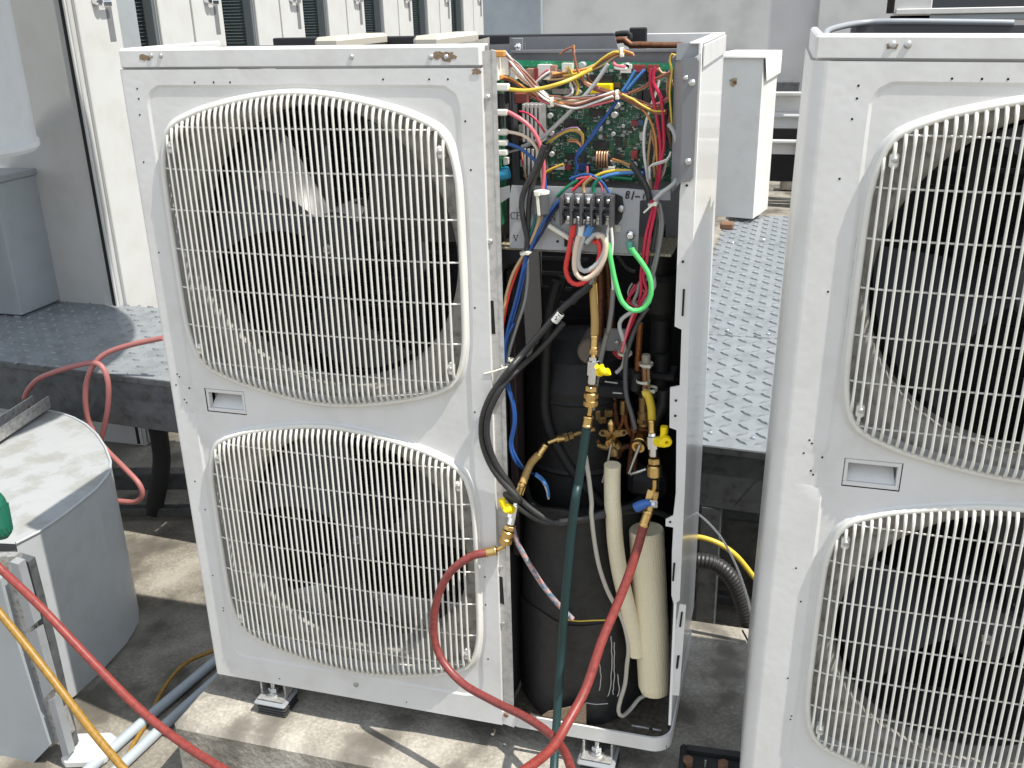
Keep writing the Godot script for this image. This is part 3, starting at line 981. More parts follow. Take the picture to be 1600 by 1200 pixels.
	# finned heat sinks on the left
	for span in [[158, 216], [226, 270]]:
		for k in 5:
			st = st_new()
			var x := 827.0 + k * 6.6
			var a: Vector3 = o + ex * (x - 806.0) + ey * (span[0] - 96.0)
			var c: Vector3 = o + ex * (x - 806.0) + ey * (span[1] - 96.0)
			box(st, (a + c) * 0.5 + Vector3.BACK * 0.022, Vector3(0.0042, (a - c).y, 0.042), 0.0006)
			put("heat_sink_fin", st, M.aluminium, b)
	for e in [[818, 150, 11, 8, 20, paint(0.2, 0.05, 0.04, 0.5)], [820, 166, 9, 12, 16, K], [818, 197, 8, 6, 12, W], [818, 212, 9, 5, 12, paint(0.2, 0.06, 0.03, 0.5)], [819, 230, 7, 14, 10, ic], [818, 252, 7, 6, 12, W], [818, 270, 7, 8, 12, ic], [806, 112, 6, 10, 22, W]]:
		st = st_new()
		var c: Vector3 = o + ex * (e[0] - 806.0) + ey * (e[1] - 94.0)
		box(st, c + Vector3.BACK * e[4] * 0.0005, Vector3(e[2] * 0.0021, e[3] * 0.0021, e[4] * 0.001), 0.0015)
		put("relay", st, e[5], b)
	# second board, edge on, along the partition, with plug terminals
	var c2 := group_part("filter_board", u)
	st = st_new()
	box(st, Vector3(0.638, 1.092, -0.052), Vector3(0.0025, 0.25, 0.05))
	put("board_edge", st, M.board_green, c2)
	var plugs := [[v(646.2,1230.2,-30), M.w_orange, 0.022, 0.010], [v(647.4,1182.2,-30), M.white_plastic, 0.030, 0.011], [v(646.3,1145.3,-30), M.white_plastic, 0.026, 0.0095], [v(645.5,1115.7,-30), M.white_plastic, 0.026, 0.009], [v(645.1,1099.8,-30), M.white_plastic, 0.026, 0.009], [v(644.7,1085.2,-30), M.white_plastic, 0.026, 0.0095]]
	for e in plugs:
		st = st_new()
		box(st, e[0], Vector3(e[2], e[3], 0.009), 0.002)
		put("plug", st, e[1], c2)
	for e in [[v(640,1161.3,-40), 0.020, 0.022, K], [v(637,1129.7,-45), 0.018, 0.020, ic], [v(648.6,1212.1,-50), 0.018, 0.028, M.white_plastic], [v(641,1196.5,-40), 0.018, 0.006, M.w_orange], [v(648.8,1069.3,-50), 0.007, 0.011, M.white_plastic], [v(637,1066.1,-45), 0.014, 0.018, M.board_green], [v(644.2,1211.9,-35), 0.004, 0.040, M.white_plastic]]:
		st = st_new()
		box(st, e[0], Vector3(e[1], e[2], 0.016), 0.001)
		put("relay", st, e[3], c2)
	st = st_new()
	var cy := v(638.2,1049,-35)
	rod(st, cy + Vector3(-0.02, -0.004, 0), cy + Vector3(0.018, 0.004, -0.006), 0.010, 18)
	put("blue_capacitor", st, M.cyan, c2)

func terminals(u: Node3D) -> void:
	var st := st_new()
	var z := -0.030
	plate(st, [v(658.5,1016.7,-30),v(662.3,1034.8,-30),v(747.6,1034.6,-30),v(842.1,1034.7,-30),v(873.8,1032.7,-30),v(874.1,1020.7,-30),v(864.5,1016.7,-30),v(863,931.1,-30),v(780.8,931.1,-30),v(656.5,933.2,-30)], 0.003)
	put("terminal_plate", st, M.plate_grey, u)
	st = st_new()
	plate(st, [v(863.5,1031.7,-34),v(909.3,1033.5,-34),v(909.9,1018.1,-34),v(863.9,1016.7,-34)], 0.003)
	put("plate_wing", st, M.sheet_light, u)
	st = st_new()
	plate(st, [v(634.3,1027.3,-30),v(658.9,1034.2,-30),v(659.3,1016.7,-30),v(637,1002.1,-30)], 0.003)
	put("plate_wing", st, M.sheet_light, u)
	st = st_new()
	plate(st, [v(746.5,953.6,-29.2),v(753.7,952.8,-29.2),v(753.7,941.1,-29.2),v(746.5,940.8,-29.2)], 0.002)
	lathe(st, v(735.7,948.6,-31), Vector3.BACK, [[0.0, 0.0022], [0.0018, 0.0022], [0.0018, 0.0]], 10)
	put("plate_cutout", st, M.hole, u)
	# handwritten marks in black ink
	st = st_new()
	for s in [[v(844.3,1030.1,-29.4),v(843.4,1025.7,-29.4),v(843,1020.3,-29.4)], [v(844.3,1030.1,-29.4),v(848.2,1030.2,-29.4),v(848.7,1027.3,-29.4),v(844.4,1025.7,-29.4),v(847.3,1024.3,-29.4),v(847.4,1020.9,-29.4),v(843,1020,-29.4)], [v(855,1030.9,-29.4),v(853.7,1025,-29.4),v(851.9,1018.2,-29.4)], [v(857.1,1022.7,-29.4),v(860.5,1023.1,-29.4),v(864.5,1022.4,-29.4)], [v(870.6,1027,-29.4),v(869.8,1022.6,-29.4),v(869.4,1019.7,-29.4)]]:
		tube(st, s, 0.0011, 6)
	put("ink_mark", st, M.ink, u)
	for e in [["CE", v(667.6,986.6,-29.7), 0.0115], ["V", v(667.1,950.7,-29.7), 0.010], ["RN", v(723.4,986.1,-29.7), 0.0115]]:
		var t := TextMesh.new()
		var f := SystemFont.new()
		f.font_names = PackedStringArray(["Droid Serif"])
		t.font = f
		t.text = e[0]
		t.font_size = 32
		t.pixel_size = e[2] / 32.0 * 1.3
		t.depth = 0.0004
		var o := MeshInstance3D.new()
		o.mesh = t
		o.material_override = M.ink
		o.name = "printed_letters"
		u.add_child(o, true)
		o.position = e[1] - where(u)
	var b := group_part("terminal_block", u)
	st = st_new()
	var A := v(750,1027.2,-28)
	var B := v(826.6,982.2,-28)
	var c := (A + B) * 0.5
	var w := B.x - A.x
	var h := A.y - B.y
	box(st, c + Vector3.BACK * 0.008, Vector3(w, h, 0.016), 0.001)
	for k in 6:
		var x: float = A.x + w * [0.0, 0.205, 0.405, 0.615, 0.80, 1.0][k]
		box(st, Vector3(x, c.y, -0.006), Vector3(0.0035, h, 0.034), 0.0008)
	box(st, c + Vector3(0, h * 0.06, 0.018), Vector3(w, 0.004, 0.012), 0.0006)
	box(st, c + Vector3(0, -h * 0.12, 0.018), Vector3(w, 0.004, 0.012), 0.0006)
	put("block_body", st, M.hub, b)
	for k in 5:
		var x: float = A.x + w * [0.10, 0.305, 0.51, 0.71, 0.90][k]
		for s in [0.30, -0.30]:
			var p := Vector3(x, c.y + h * s, c.z + 0.016)
			st = st_new()
			box(st, p + Vector3(0, 0.002 * signf(s), 0.001), Vector3(0.012 if k < 3 else 0.008, 0.016, 0.002), 0.0008)
			put("contact_plate", st, M.steel if k < 3 or s < 0 else M.w_darkgrey, b)
			screw(p + Vector3(0, 0, 0.003), 0.0052 if k < 3 else 0.0035, b, M.chrome if k < 3 else M.steel)
		st = st_new()
		box(st, Vector3(x, c.y - h * 0.03, c.z + 0.017), Vector3(0.012, 0.009, 0.003), 0.001)
		put("jumper_slot", st, M.w_darkgrey, b)
	# recess with fixing screw at its right
	st = st_new()
	plate(st, [v(826.3,1026.8,-28.5),v(837.7,1022.3,-28.5),v(840.5,1005.3,-28.5),v(837.1,987.9,-28.5),v(831.1,979,-28.5),v(827.1,978.9,-28.5)], 0.003)
	put("block_recess", st, M.black, u)
	screw(v(836.5,1004.4,-26), 0.0055, u)
	st = st_new()
	plate(st, [v(792.5,978.5,-27.5),v(806.3,979,-27.5),v(806.4,968.3,-27.5),v(792.6,967.7,-27.5)], 0.002)
	plate(st, [v(823.8,979,-27.5),v(837.5,978.7,-27.5),v(836.4,968.2,-27.5),v(824,968.2,-27.5)], 0.002)
	put("block_foot", st, M.zinc, u)
	# ferrite core on the leads
	st = st_new()
	var f0 := v(714.8,994.9,-12)
	var f1 := v(715.2,1027.8,-12)
	lathe(st, f0, f1 - f0, [[0.0, 0.006], [0.0, 0.0115], [0.002, 0.0122], [(f1 - f0).length(), 0.0122]], 22)
	put("ferrite_core", st, M.w_darkgrey, u)
	st = st_new()
	lathe(st, f1, f1 - f0, [[-0.001, 0.0123], [0.0025, 0.0123], [0.0035, 0.010], [0.003, 0.006], [0.0, 0.0055]], 22)
	put("ferrite_cap", st, M.white_plastic, u)
	st = st_new()
	box(st, v(712.8,1013.2,2), Vector3(0.0045, 0.036, 0.0015), 0.0004, Basis(Vector3.BACK, 0.08))
	box(st, v(712.2,1029.3,3), Vector3(0.008, 0.008, 0.006), 0.001)
	put("cable_tie", st, M.nylon, u)
	# earth screw and lug
	screw(v(851.7,963.7,-26), 0.0068, u, M.chrome)
	cable("lug_sleeve", [v(850.9,955.5,-20),v(852.6,945.6,-20),v(857,937,-20)], 0.0052, paint(0.10, 0.36, 0.28, 0.4), u)
	# nylon strap
	st = st_new()
	var n0 := v(723.6,974.6,-22)
	var n1 := v(780.8,944.1,-18)
	tube(st, [n0, n0.lerp(n1, 0.5), n1], [0.0042, 0.0045, 0.0045], 6)
	put("nylon_strap", st, M.nylon, u)
	# insulated terminal boots
	for e in [[[v(767,982.6,-4),v(764.8,963.1,-4)], M.w_red, 0.0050], [[v(780.1,982.1,-4),v(778.1,964.6,-4)], M.w_white, 0.0052], [[v(795.5,982.2,-4),v(787.6,965.3,-4)], M.w_lightblue, 0.0060]]:
		st = st_new()
		rod(st, e[0][0], e[0][1], e[2])
		put("terminal_boot", st, e[1], u)
	for e in [[v(768.1,992.6,-6),v(766.9,981.4,-6)], [v(782.6,991.9,-6),v(780.1,981.2,-6)], [v(796.7,992.4,-6),v(795.1,981.2,-6)]]:
		st = st_new()
		tube(st, e, [0.006, 0.0035], 8)
		put("terminal_lug", st, M.steel, u)

func top_inside(u: Node3D) -> void:
	# the grey sheet behind the board and what stands round it, seen over the open top
	var st := st_new()
	plate(st, [v(600.3,1246,-250),v(781.2,1245.8,-250),v(788,1223.6,-250),v(790.5,1201.3,-250),v(599.2,1202.4,-250)], 0.003)
	box(st, Vector3(0.79, 1.2475, -0.345), Vector3(0.0, 0.0, 0.0))
	put("divider_sheet", st, M.sheet, u)
	st = st_new()
	plate(st, [v(591.4,1237.7,-160),v(651.9,1239,-160),v(651.3,1207.6,-160),v(590.4,1208,-160)], 0.003)
	box(st, v(641.2,1227.7,-155), Vector3(0.018, 0.04, 0.004), 0.001)
	put("fixing_plate", st, M.sheet, u)
	screw(v(642.2,1233.7,-152), 0.006, u, M.chrome)
	st = st_new()
	plate(st, [v(549.2,1237.4,-50),v(588.6,1249.2,-170),v(587.6,1217.4,-170),v(548.5,1224.4,-50)], 0.003)
	put("brace_plate", st, M.shroud, u)
	for x in [v(316.2,1247.3,-100), v(493.6,1245.3,-100)]:
		st = st_new()
		box(st, Vector3(x.x, 1.243, -0.235), Vector3(0.048, 0.022, 0.21), 0.006)
		put("motor_support", st, M.beige, u)
	st = st_new()
	tube(st, spline([v(775.8,1236.6,-280),v(792.1,1238.4,-280),v(803.2,1230.2,-280),v(819.4,1230,-280),v(862.3,1228.5,-280),v(894.1,1227.2,-280),v(898.9,1215.1,-280)]), 0.0055, 10)
	put("copper_pipe", st, M.copper_dark, u)
	st = st_new()
	tube(st, spline([v(772.4,1245.8,-310),v(792.2,1247.6,-310),v(797.9,1239.3,-310),v(787.1,1231.1,-310)]), 0.005, 8)
	box(st, v(808,1236.3,-330), Vector3(0.03, 0.04, 0.01), 0.002)
	put("pipe_bend", st, M.dark, u)
	st = st_new()
	box(st, Vector3(0.88, 1.215, -0.365), Vector3(0.14, 0.06, 0.004), 0.001)
	put("rear_panel", st, M.white, u)

func machinery(u: Node3D) -> void:
	var st := st_new()
	# compressor in its black jacket (behind) and the jacketed vessel in front
	var cx := v(694.5,692.3,-190)
	lathe(st, Vector3(0.735, 0.28, -0.20), Vector3.UP, [[0.0, 0.10], [0.38, 0.10], [0.43, 0.085], [0.46, 0.05], [0.47, 0.0]], 40)
	lathe(st, Vector3(0.735, 0.505, -0.20), Vector3.UP, [[-0.006, 0.10], [0.0, 0.104], [0.006, 0.10]], 40)
	lathe(st, Vector3(0.735, 0.64, -0.20), Vector3.UP, [[-0.004, 0.10], [0.0, 0.103], [0.004, 0.10]], 40)
	put("compressor", st, M.jacket, u)
	st = st_new()
	st.set_smooth_group(1)
	# a wrapped blanket: wavy cylinder, open at its top
	var N := 56
	var C := Vector3(0.755, 0, -0.155)
	var P := func(k: int, t: float) -> Vector3:
		var a := TAU * k / N
		var r := 0.128 + 0.004 * sin(a * 3.0 + t * 2.0) + 0.003 * sin(a * 7.0 + t * 5.0)
		var y := 0.012 + t * 0.462 + (0.006 * sin(a * 5.0) if t > 0.95 else 0.0) + 0.012 * (t * cos(a + 2.3))
		return C + Vector3(cos(a) * r * 0.93, y, sin(a) * r)
	for k in N:
		for j in 8:
			quad(st, P.call(k, j / 8.0), P.call(k + 1, j / 8.0), P.call(k + 1, (j + 1) / 8.0), P.call(k, (j + 1) / 8.0), Vector3(cos(TAU * k / N), 0, sin(TAU * k / N)))
	st.set_smooth_group(2)
	for k in N:
		var a: Vector3 = P.call(k, 1.0)
		var b: Vector3 = P.call(k + 1, 1.0)
		var ai := C + (a - C) * Vector3(0.93, 1, 0.93)
		var bi := C + (b - C) * Vector3(0.93, 1, 0.93)
		quad(st, a, b, bi, ai, Vector3.UP)
		quad(st, ai, bi, bi - Vector3(0, 0.08, 0), ai - Vector3(0, 0.08, 0), C - a)
	put("blanket", st, tri(paint(0.022, 0.022, 0.0235, 0.6), noise_tex(0.02, 5, 9, ramp([[0.0, 0.6, 0.58, 0.55], [0.5, 0.9, 0.9, 0.88], [1.0, 1, 1, 1]])), 4.0), u)
	st = st_new()
	lathe(st, Vector3(0.755, 0.385, -0.155), Vector3.UP, [[0.0, 0.118], [0.02, 0.11], [0.05, 0.06], [0.06, 0.0]], 36)
	put("vessel_top", st, M.dark, u)
	st = st_new()
	for k in N:
		st.set_smooth_group(1)
		var q := []
		for w in [[k, 0.0], [k + 1, 0.0], [k + 1, 0.5], [k, 0.5]]:
			var e: Vector3 = P.call(w[0], w[1])
			q.append(C + (e - C) * Vector3(1.022, 1.0, 1.022) + Vector3(0, 0.006 * sin(w[0] * 0.4) if w[1] > 0.1 else 0.0, 0))
		quad(st, q[0], q[1], q[2], q[3], Vector3(cos(TAU * k / N), 0, sin(TAU * k / N)))
	put("lower_sleeve", st, M.sleeve, u)
	# stray tape and thread on the blanket
	st = st_new()
	tube(st, spline([v(753.4,247.9,-22),v(774.3,249.1,-22),v(797.9,254.5,-22),v(824.3,259.7,-22)]), 0.0014, 6)
	put("thread", st, M.w_yellow, u)
	st = st_new()
	for s in [[v(833.2,227.1,-22),v(835.9,175,-22),v(833.8,111.7,-22),v(829.6,92.6,-22)], [v(838.9,215.1,-22),v(840.7,153.6,-22),v(838.9,99.1,-22)], [v(813.7,161.9,-22),v(815.9,126.4,-22),v(812.4,102.9,-22)], [v(788.3,71,-20),v(807.4,71.3,-20),v(830.1,77.8,-20)], [v(847.5,146,-22),v(850.3,115,-22),v(848.3,96.4,-22)]]:
		var q := []
		for w in spline(s, 20): q.append(w + Vector3(rng.randf_range(-0.001, 0.001), 0, 0.001))
		tube(st, q, 0.0009, 5)
	put("peeled_tape", st, M.w_lightgrey, u)
	# lagged refrigerant pipes
	st = st_new()
	var a := v(883.9,426.4,-75)
	var b := v(911.8,93.1,-60)
	var r := 0.0315
	var d := (b - a).length()
	lathe(st, a, b - a, [[0.004, 0.0], [0.002, r * 0.6], [0.0, r * 0.93], [0.004, r], [d * 0.5, r * 0.99], [d - 0.012, r * 0.97], [d, r * 0.86], [d + 0.003, 0.0]], 30)
	put("lagged_pipe", st, M.lagging, u)
	st = st_new()
	var lp := [v(825.6,557.8,-50),v(825.5,528.6,-50),v(828.6,487.4,-40)]
	lp.append_array([v(831.2,470,-38),v(834.9,416.3,-38),v(843,358.7,-38),v(855.4,299.2,-40),v(870.8,222.9,-45),v(877.7,178.4,-45)])
	tube(st, spline(lp), 0.0145, 18)
	put("lagged_pipe", st, M.lagging, u)
	# suction hose and black pipes
	cable("black_hose", [v(717.1,863.1,-100),v(702.8,806.1,-100),v(696.3,721.4,-100),v(694.3,667.4,-100),v(693.9,627.6,-100),v(703.7,585.1,-100),v(727.1,540.2,-100),v(750.6,504.5,-100),v(783.2,466.4,-100),v(798.1,451.9,-100)], 0.0092, M.jacket, u, 12)
	cable("black_hose", [v(721.1,863.7,-130),v(703.9,814.3,-130),v(689.2,769.7,-130),v(682.8,712.7,-130)], 0.009, M.jacket, u, 12)
	st = st_new()
	rod(st, v(879.7,841.7,-170), v(875.8,959.9,-170), 0.028, 20)
	lathe(st, v(886.5,720.9,-160), Vector3.UP, [[0.0, 0.018], [0.07, 0.018], [0.085, 0.028], [0.14, 0.030], [0.15, 0.024]], 20)
	rod(st, v(891,668.3,-150), v(890.2,733.6,-150), 0.016, 18)
	box(st, v(892.9,695.4,-150), Vector3(0.05, 0.012, 0.05), 0.003)
	put("muffler", st, M.jacket, u)
	cable("black_hose", [v(899.1,673.7,-130),v(898.7,646.7,-130),v(889.6,624.7,-130),v(881.9,602.5,-130),v(877.2,571.1,-130)], 0.0115, M.cable_black, u, 12)
	st = st_new()
	rod(st, v(771.3,733.5,-120), v(768,734.4,-200), 0.024, 22)
	put("accumulator_cap", st, paint(0.16, 0.13, 0.10, 0.6), u)
	st = st_new()
	box(st, v(813.9,756.6,-130), Vector3(0.036, 0.042, 0.004), 0.002)
	put("sensor_bracket", st, M.sheet, u)
	screw(v(816.4,754.3,-127), 0.004, u)
	st = st_new()
	box(st, v(812.6,666.1,-130), Vector3(0.055, 0.022, 0.04), 0.003)
	box(st, v(839.5,680.5,-170), Vector3(0.11, 0.012, 0.03), 0.002)
	put("valve_body", st, M.dark, u)
	st = st_new()
	rod(st, v(799.5,686.9,-108), v(821.9,685.9,-108), 0.0016)
	rod(st, v(813.8,667.3,-108), v(830.5,667.9,-108), 0.002)
	put("valve_rod", st, M.steel, u)
	# copper
	for e in [[[v(856.5,792.9,-120),v(855.4,761.5,-120),v(854.3,729.7,-120),v(854.1,703.3,-120)], 0.0055, M.copper], [[v(780.7,875.5,-150),v(782.5,841.8,-150),v(781.8,772.6,-150),v(779.5,719.2,-150)], 0.007, M.copper_dark], [[v(777.4,639.8,-150),v(779.1,615.1,-150),v(779.4,589.9,-150),v(778.1,564.4,-150)], 0.0055, M.copper_dark], [[v(786.1,640.6,-150),v(788.2,615.9,-150),v(788.3,584.5,-150)], 0.0065, M.copper_dark], [[v(799.1,644.9,-150),v(798.7,616.9,-150),v(799.9,592,-150)], 0.006, M.dark], [[v(829.1,618.9,-130),v(827.9,603.3,-130),v(822.4,590.3,-130),v(813.9,583.2,-130)], 0.0035, M.copper], [[v(715.4,456,-110),v(716.1,485.8,-110),v(715.1,518.1,-110),v(724.7,538.5,-110),v(742.5,550,-110),v(760.1,545.6,-110)], 0.0052, M.copper], [[v(787.7,502.3,-120),v(775.7,529.9,-120),v(777,555.5,-120),v(789.9,571.1,-120)], 0.0065, M.copper_dark], [[v(746.3,441.4,-120),v(761.3,453.3,-120),v(764.2,480,-120),v(761.1,499.2,-120)], 0.0045, M.copper], [[v(844.6,633.7,-120),v(849.8,591.3,-120),v(846.5,550.4,-120),v(843.1,508.7,-120)], 0.005, M.copper_dark], [[v(877.5,697.8,-140),v(886.1,689.6,-140),v(905.5,688.3,-140),v(919.1,692.4,-140)], 0.005, M.dark]]:
		cable("copper_pipe", e[0], e[1], e[2], u, 10)
	for e in [[[v(757.2,647,-135),v(760.3,619.5,-135),v(766.2,595.1,-135),v(778.1,580.5,-135),v(789.8,578.5,-135)], 0.006, M.copper_dark], [[v(810.9,652.9,-140),v(812.9,622.4,-140),v(817.6,598,-140),v(826.6,583.3,-140)], 0.0055, M.copper_dark], [[v(835.5,653,-130),v(833.1,628.5,-130),v(835.1,600.9,-130),v(844.2,580.1,-130)], 0.0045, M.copper], [[v(803.5,645.2,-150),v(801.2,604.7,-150),v(796,553.5,-150),v(787.7,507.3,-150)], 0.007, M.copper_dark], [[v(775.3,577.4,-120),v(781.2,565.4,-120),v(793,557.2,-120),v(807.5,555.6,-120)], 0.006, M.brass_old], [[v(820.5,533.4,-130),v(828.9,553.3,-130),v(846.1,558.3,-130),v(852.2,543.2,-130),v(850.2,504.7,-130)], 0.0055, M.copper_dark], [[v(763.4,626,-120),v(751.8,637.2,-120),v(745.9,661.1,-120),v(748.7,703.5,-120)], 0.0045, M.dark], [[v(787.7,893.2,-170),v(791.1,848.2,-170),v(794.6,802.2,-170),v(798.1,755.5,-170)], 0.008, M.copper_dark], [[v(808.8,896.7,-160),v(825.7,875.2,-160),v(839.5,870.3,-160)], 0.003, M.cable_black], [[v(844.8,668.1,-140),v(862,654.5,-140),v(878.9,653,-140),v(895.2,666.5,-140)], 0.006, M.dark]]:
		cable("copper_pipe", e[0], e[1], e[2], u, 10)
	for e in [[v(783.6,627.9,-120), v(784.3,609.5,-120), 0.008], [v(793.7,616.6,-120), v(793.9,604.2,-120), 0.009], [v(805,629.9,-120), v(805.2,617.7,-120), 0.008]]:
		st = st_new()
		hexnut(st, e[0], e[1], e[2])
		put("flare_nut", st, M.brass_old, u)
	st = st_new()
	rod(st, v(854.8,708.5,-110), v(854.5,674.6,-110), 0.0105)
	put("pipe_clamp", st, M.black, u)
	st = st_new()
	rod(st, v(829.9,621,-125), v(829.4,648.4,-125), 0.006)
	put("pipe_joint", st, M.brass_old, u)
	for k in 6:
		cable("capillary", shift([v(862.4,739.9,-105),v(864.9,709.7,-105),v(866.8,677.7,-105)], Vector3(0.0022 * k, 0, 0.001 * (k % 2)), 0.0004), 0.0013, M.w_tan if k % 3 else M.copper, u, 6)
	st = st_new()
	var h0 := v(869.5,742.3,-108)
	rod(st, h0, v(870.2,717.8,-108), 0.0075, 12)
	put("heat_shrink", st, M.beige, u)
	for e in [v(867.1,697.2,-100), v(871.1,728,-100), v(837.9,751.9,-80), v(879.7,683.7,-100)]:
		tie(e, Vector3.UP, 0.011, u)
	# brass service valves with hex keys left in them
	st = st_new()
	var fl := [v(795.1,601.1,-85),v(799.3,605.1,-85),v(813.4,605.4,-85),v(832.9,608.6,-85),v(842.7,609,-85),v(845.6,603.8,-85),v(838.7,597.9,-85),v(822,593.1,-85),v(799.4,592.9,-85),v(794.3,596.4,-85)]
	plate(st, fl, 0.006)
	put("valve_flange", st, M.brass_old, u)
	for p in [v(801,599.7,-84), v(838.8,604.2,-84)]:
		st = st_new()
		lathe(st, p, Vector3.BACK, [[-0.001, 0.003], [0.0006, 0.003], [0.0006, 0.0]], 10)
		put("flange_hole", st, M.hole, u)
	st = st_new()
	var v0 := v(817.6,608.6,-80)
	lathe(st, v0, v(817.1,629.4,-75) - v0, [[0.0, 0.0], [0.0, 0.0065], [0.003, 0.0070], [0.009, 0.0070], [0.0095, 0.0062], [0.0115, 0.0062], [0.012, 0.0070], [0.017, 0.0066], [0.021, 0.0045], [0.0235, 0.0015], [0.0235, 0.0]], 18)
	put("valve_cap", st, M.brass, u)
	st = st_new()
	var g0 := v(817,589.6,-85)
	lathe(st, g0, Vector3(0.02, -0.25, 1.0), [[-0.02, 0.0095], [0.0, 0.0095], [0.010, 0.0095], [0.014, 0.0085], [0.014, 0.005], [0.010, 0.004], [0.010, 0.0]], 22)
	put("valve_gland", st, M.brass, u)
	st = st_new()
	rod(st, v(821.7,555.4,-90), v(819.8,580.8,-95), 0.0105, 18)
	rod(st, v(828.2,570.7,-92), v(821.3,580.1,-90), 0.009, 18)
	put("valve_stem", st, M.brass_old, u)
	st = st_new()
	tube(st, spline([v(820.7,591.2,-62),v(817.6,571.1,-62),v(813.5,546.1,-62),v(811.9,539.7,-62),v(809.7,530.1,-62),v(806.5,515.7,-62)]), 0.0022, 6)
	put("hex_key", st, M.steel, u)
	st = st_new()
	var g1 := v(868.6,591.8,-82)
	lathe(st, g1, Vector3(-0.12, -0.22, 1.0), [[-0.03, 0.0115], [0.0, 0.0115], [0.006, 0.0118], [0.007, 0.0105], [0.009, 0.0105], [0.010, 0.0118], [0.017, 0.0112], [0.017, 0.007], [0.009, 0.006], [0.009, 0.0]], 24)
	put("valve_gland", st, M.brass, u)
	st = st_new()
	tube(st, [v(870.5,596.5,-60),v(860.3,564.6,-60),v(853.1,539.9,-60),v(855.4,537.7,-60),v(869.1,544.8,-60),v(882.2,551.8,-60)], 0.0030, 6)
	put("hex_key", st, M.steel, u)
	st = st_new()
	rod(st, v(872.1,614.5,-100), v(869.1,641.3,-100), 0.0105, 20)
	rod(st, v(869.2,638.3,-100), v(868.4,668,-100), 0.008, 18)
	hexnut(st, v(870.3,620.3,-100), v(870,628.8,-100), 0.0125)
	put("valve_neck", st, M.brass_old, u)
	st = st_new()
	rod(st, v(868.4,591.4,-110), v(872.1,610.2,-110), 0.014, 18)
	rod(st, v(857.1,600.8,-100), v(849.9,609.2,-100), 0.007, 14)
	put("valve_base", st, M.copper_dark, u)
	st = st_new()
	var j0 := v(731.9,585,-80)
	var j1 := v(749.5,590.8,-85)
	hexnut(st, j0, j0.lerp(j1, 0.5), 0.0085)
	hexnut(st, j0.lerp(j1, 0.55), j1, 0.0072)
	tube(st, spline([v(748,590.1,-85),v(759.5,595.6,-85),v(770.9,598.6,-85),v(788,606.4,-85)]), 0.0042, 10)
	put("flare_joint", st, M.brass_old, u)
	# dark floor clutter: sheet edge, grommet, brown pipes
	st = st_new()
	rod(st, v(822.3,-14.2,-100), v(824.3,-25.2,-90), 0.016, 16)
	put("drain_plug", st, M.black, u)
	st = st_new()
	box(st, v(875.3,486.5,-140), Vector3(0.07, 0.05, 0.05), 0.012)
	put("gas_valve", st, M.black, u)
	st = st_new()
	box(st, v(641.9,610.2,-100), Vector3(0.014, 0.55, 0.05), 0.002)
	put("inner_rib", st, paint(0.035, 0.022, 0.022, 0.6), u)

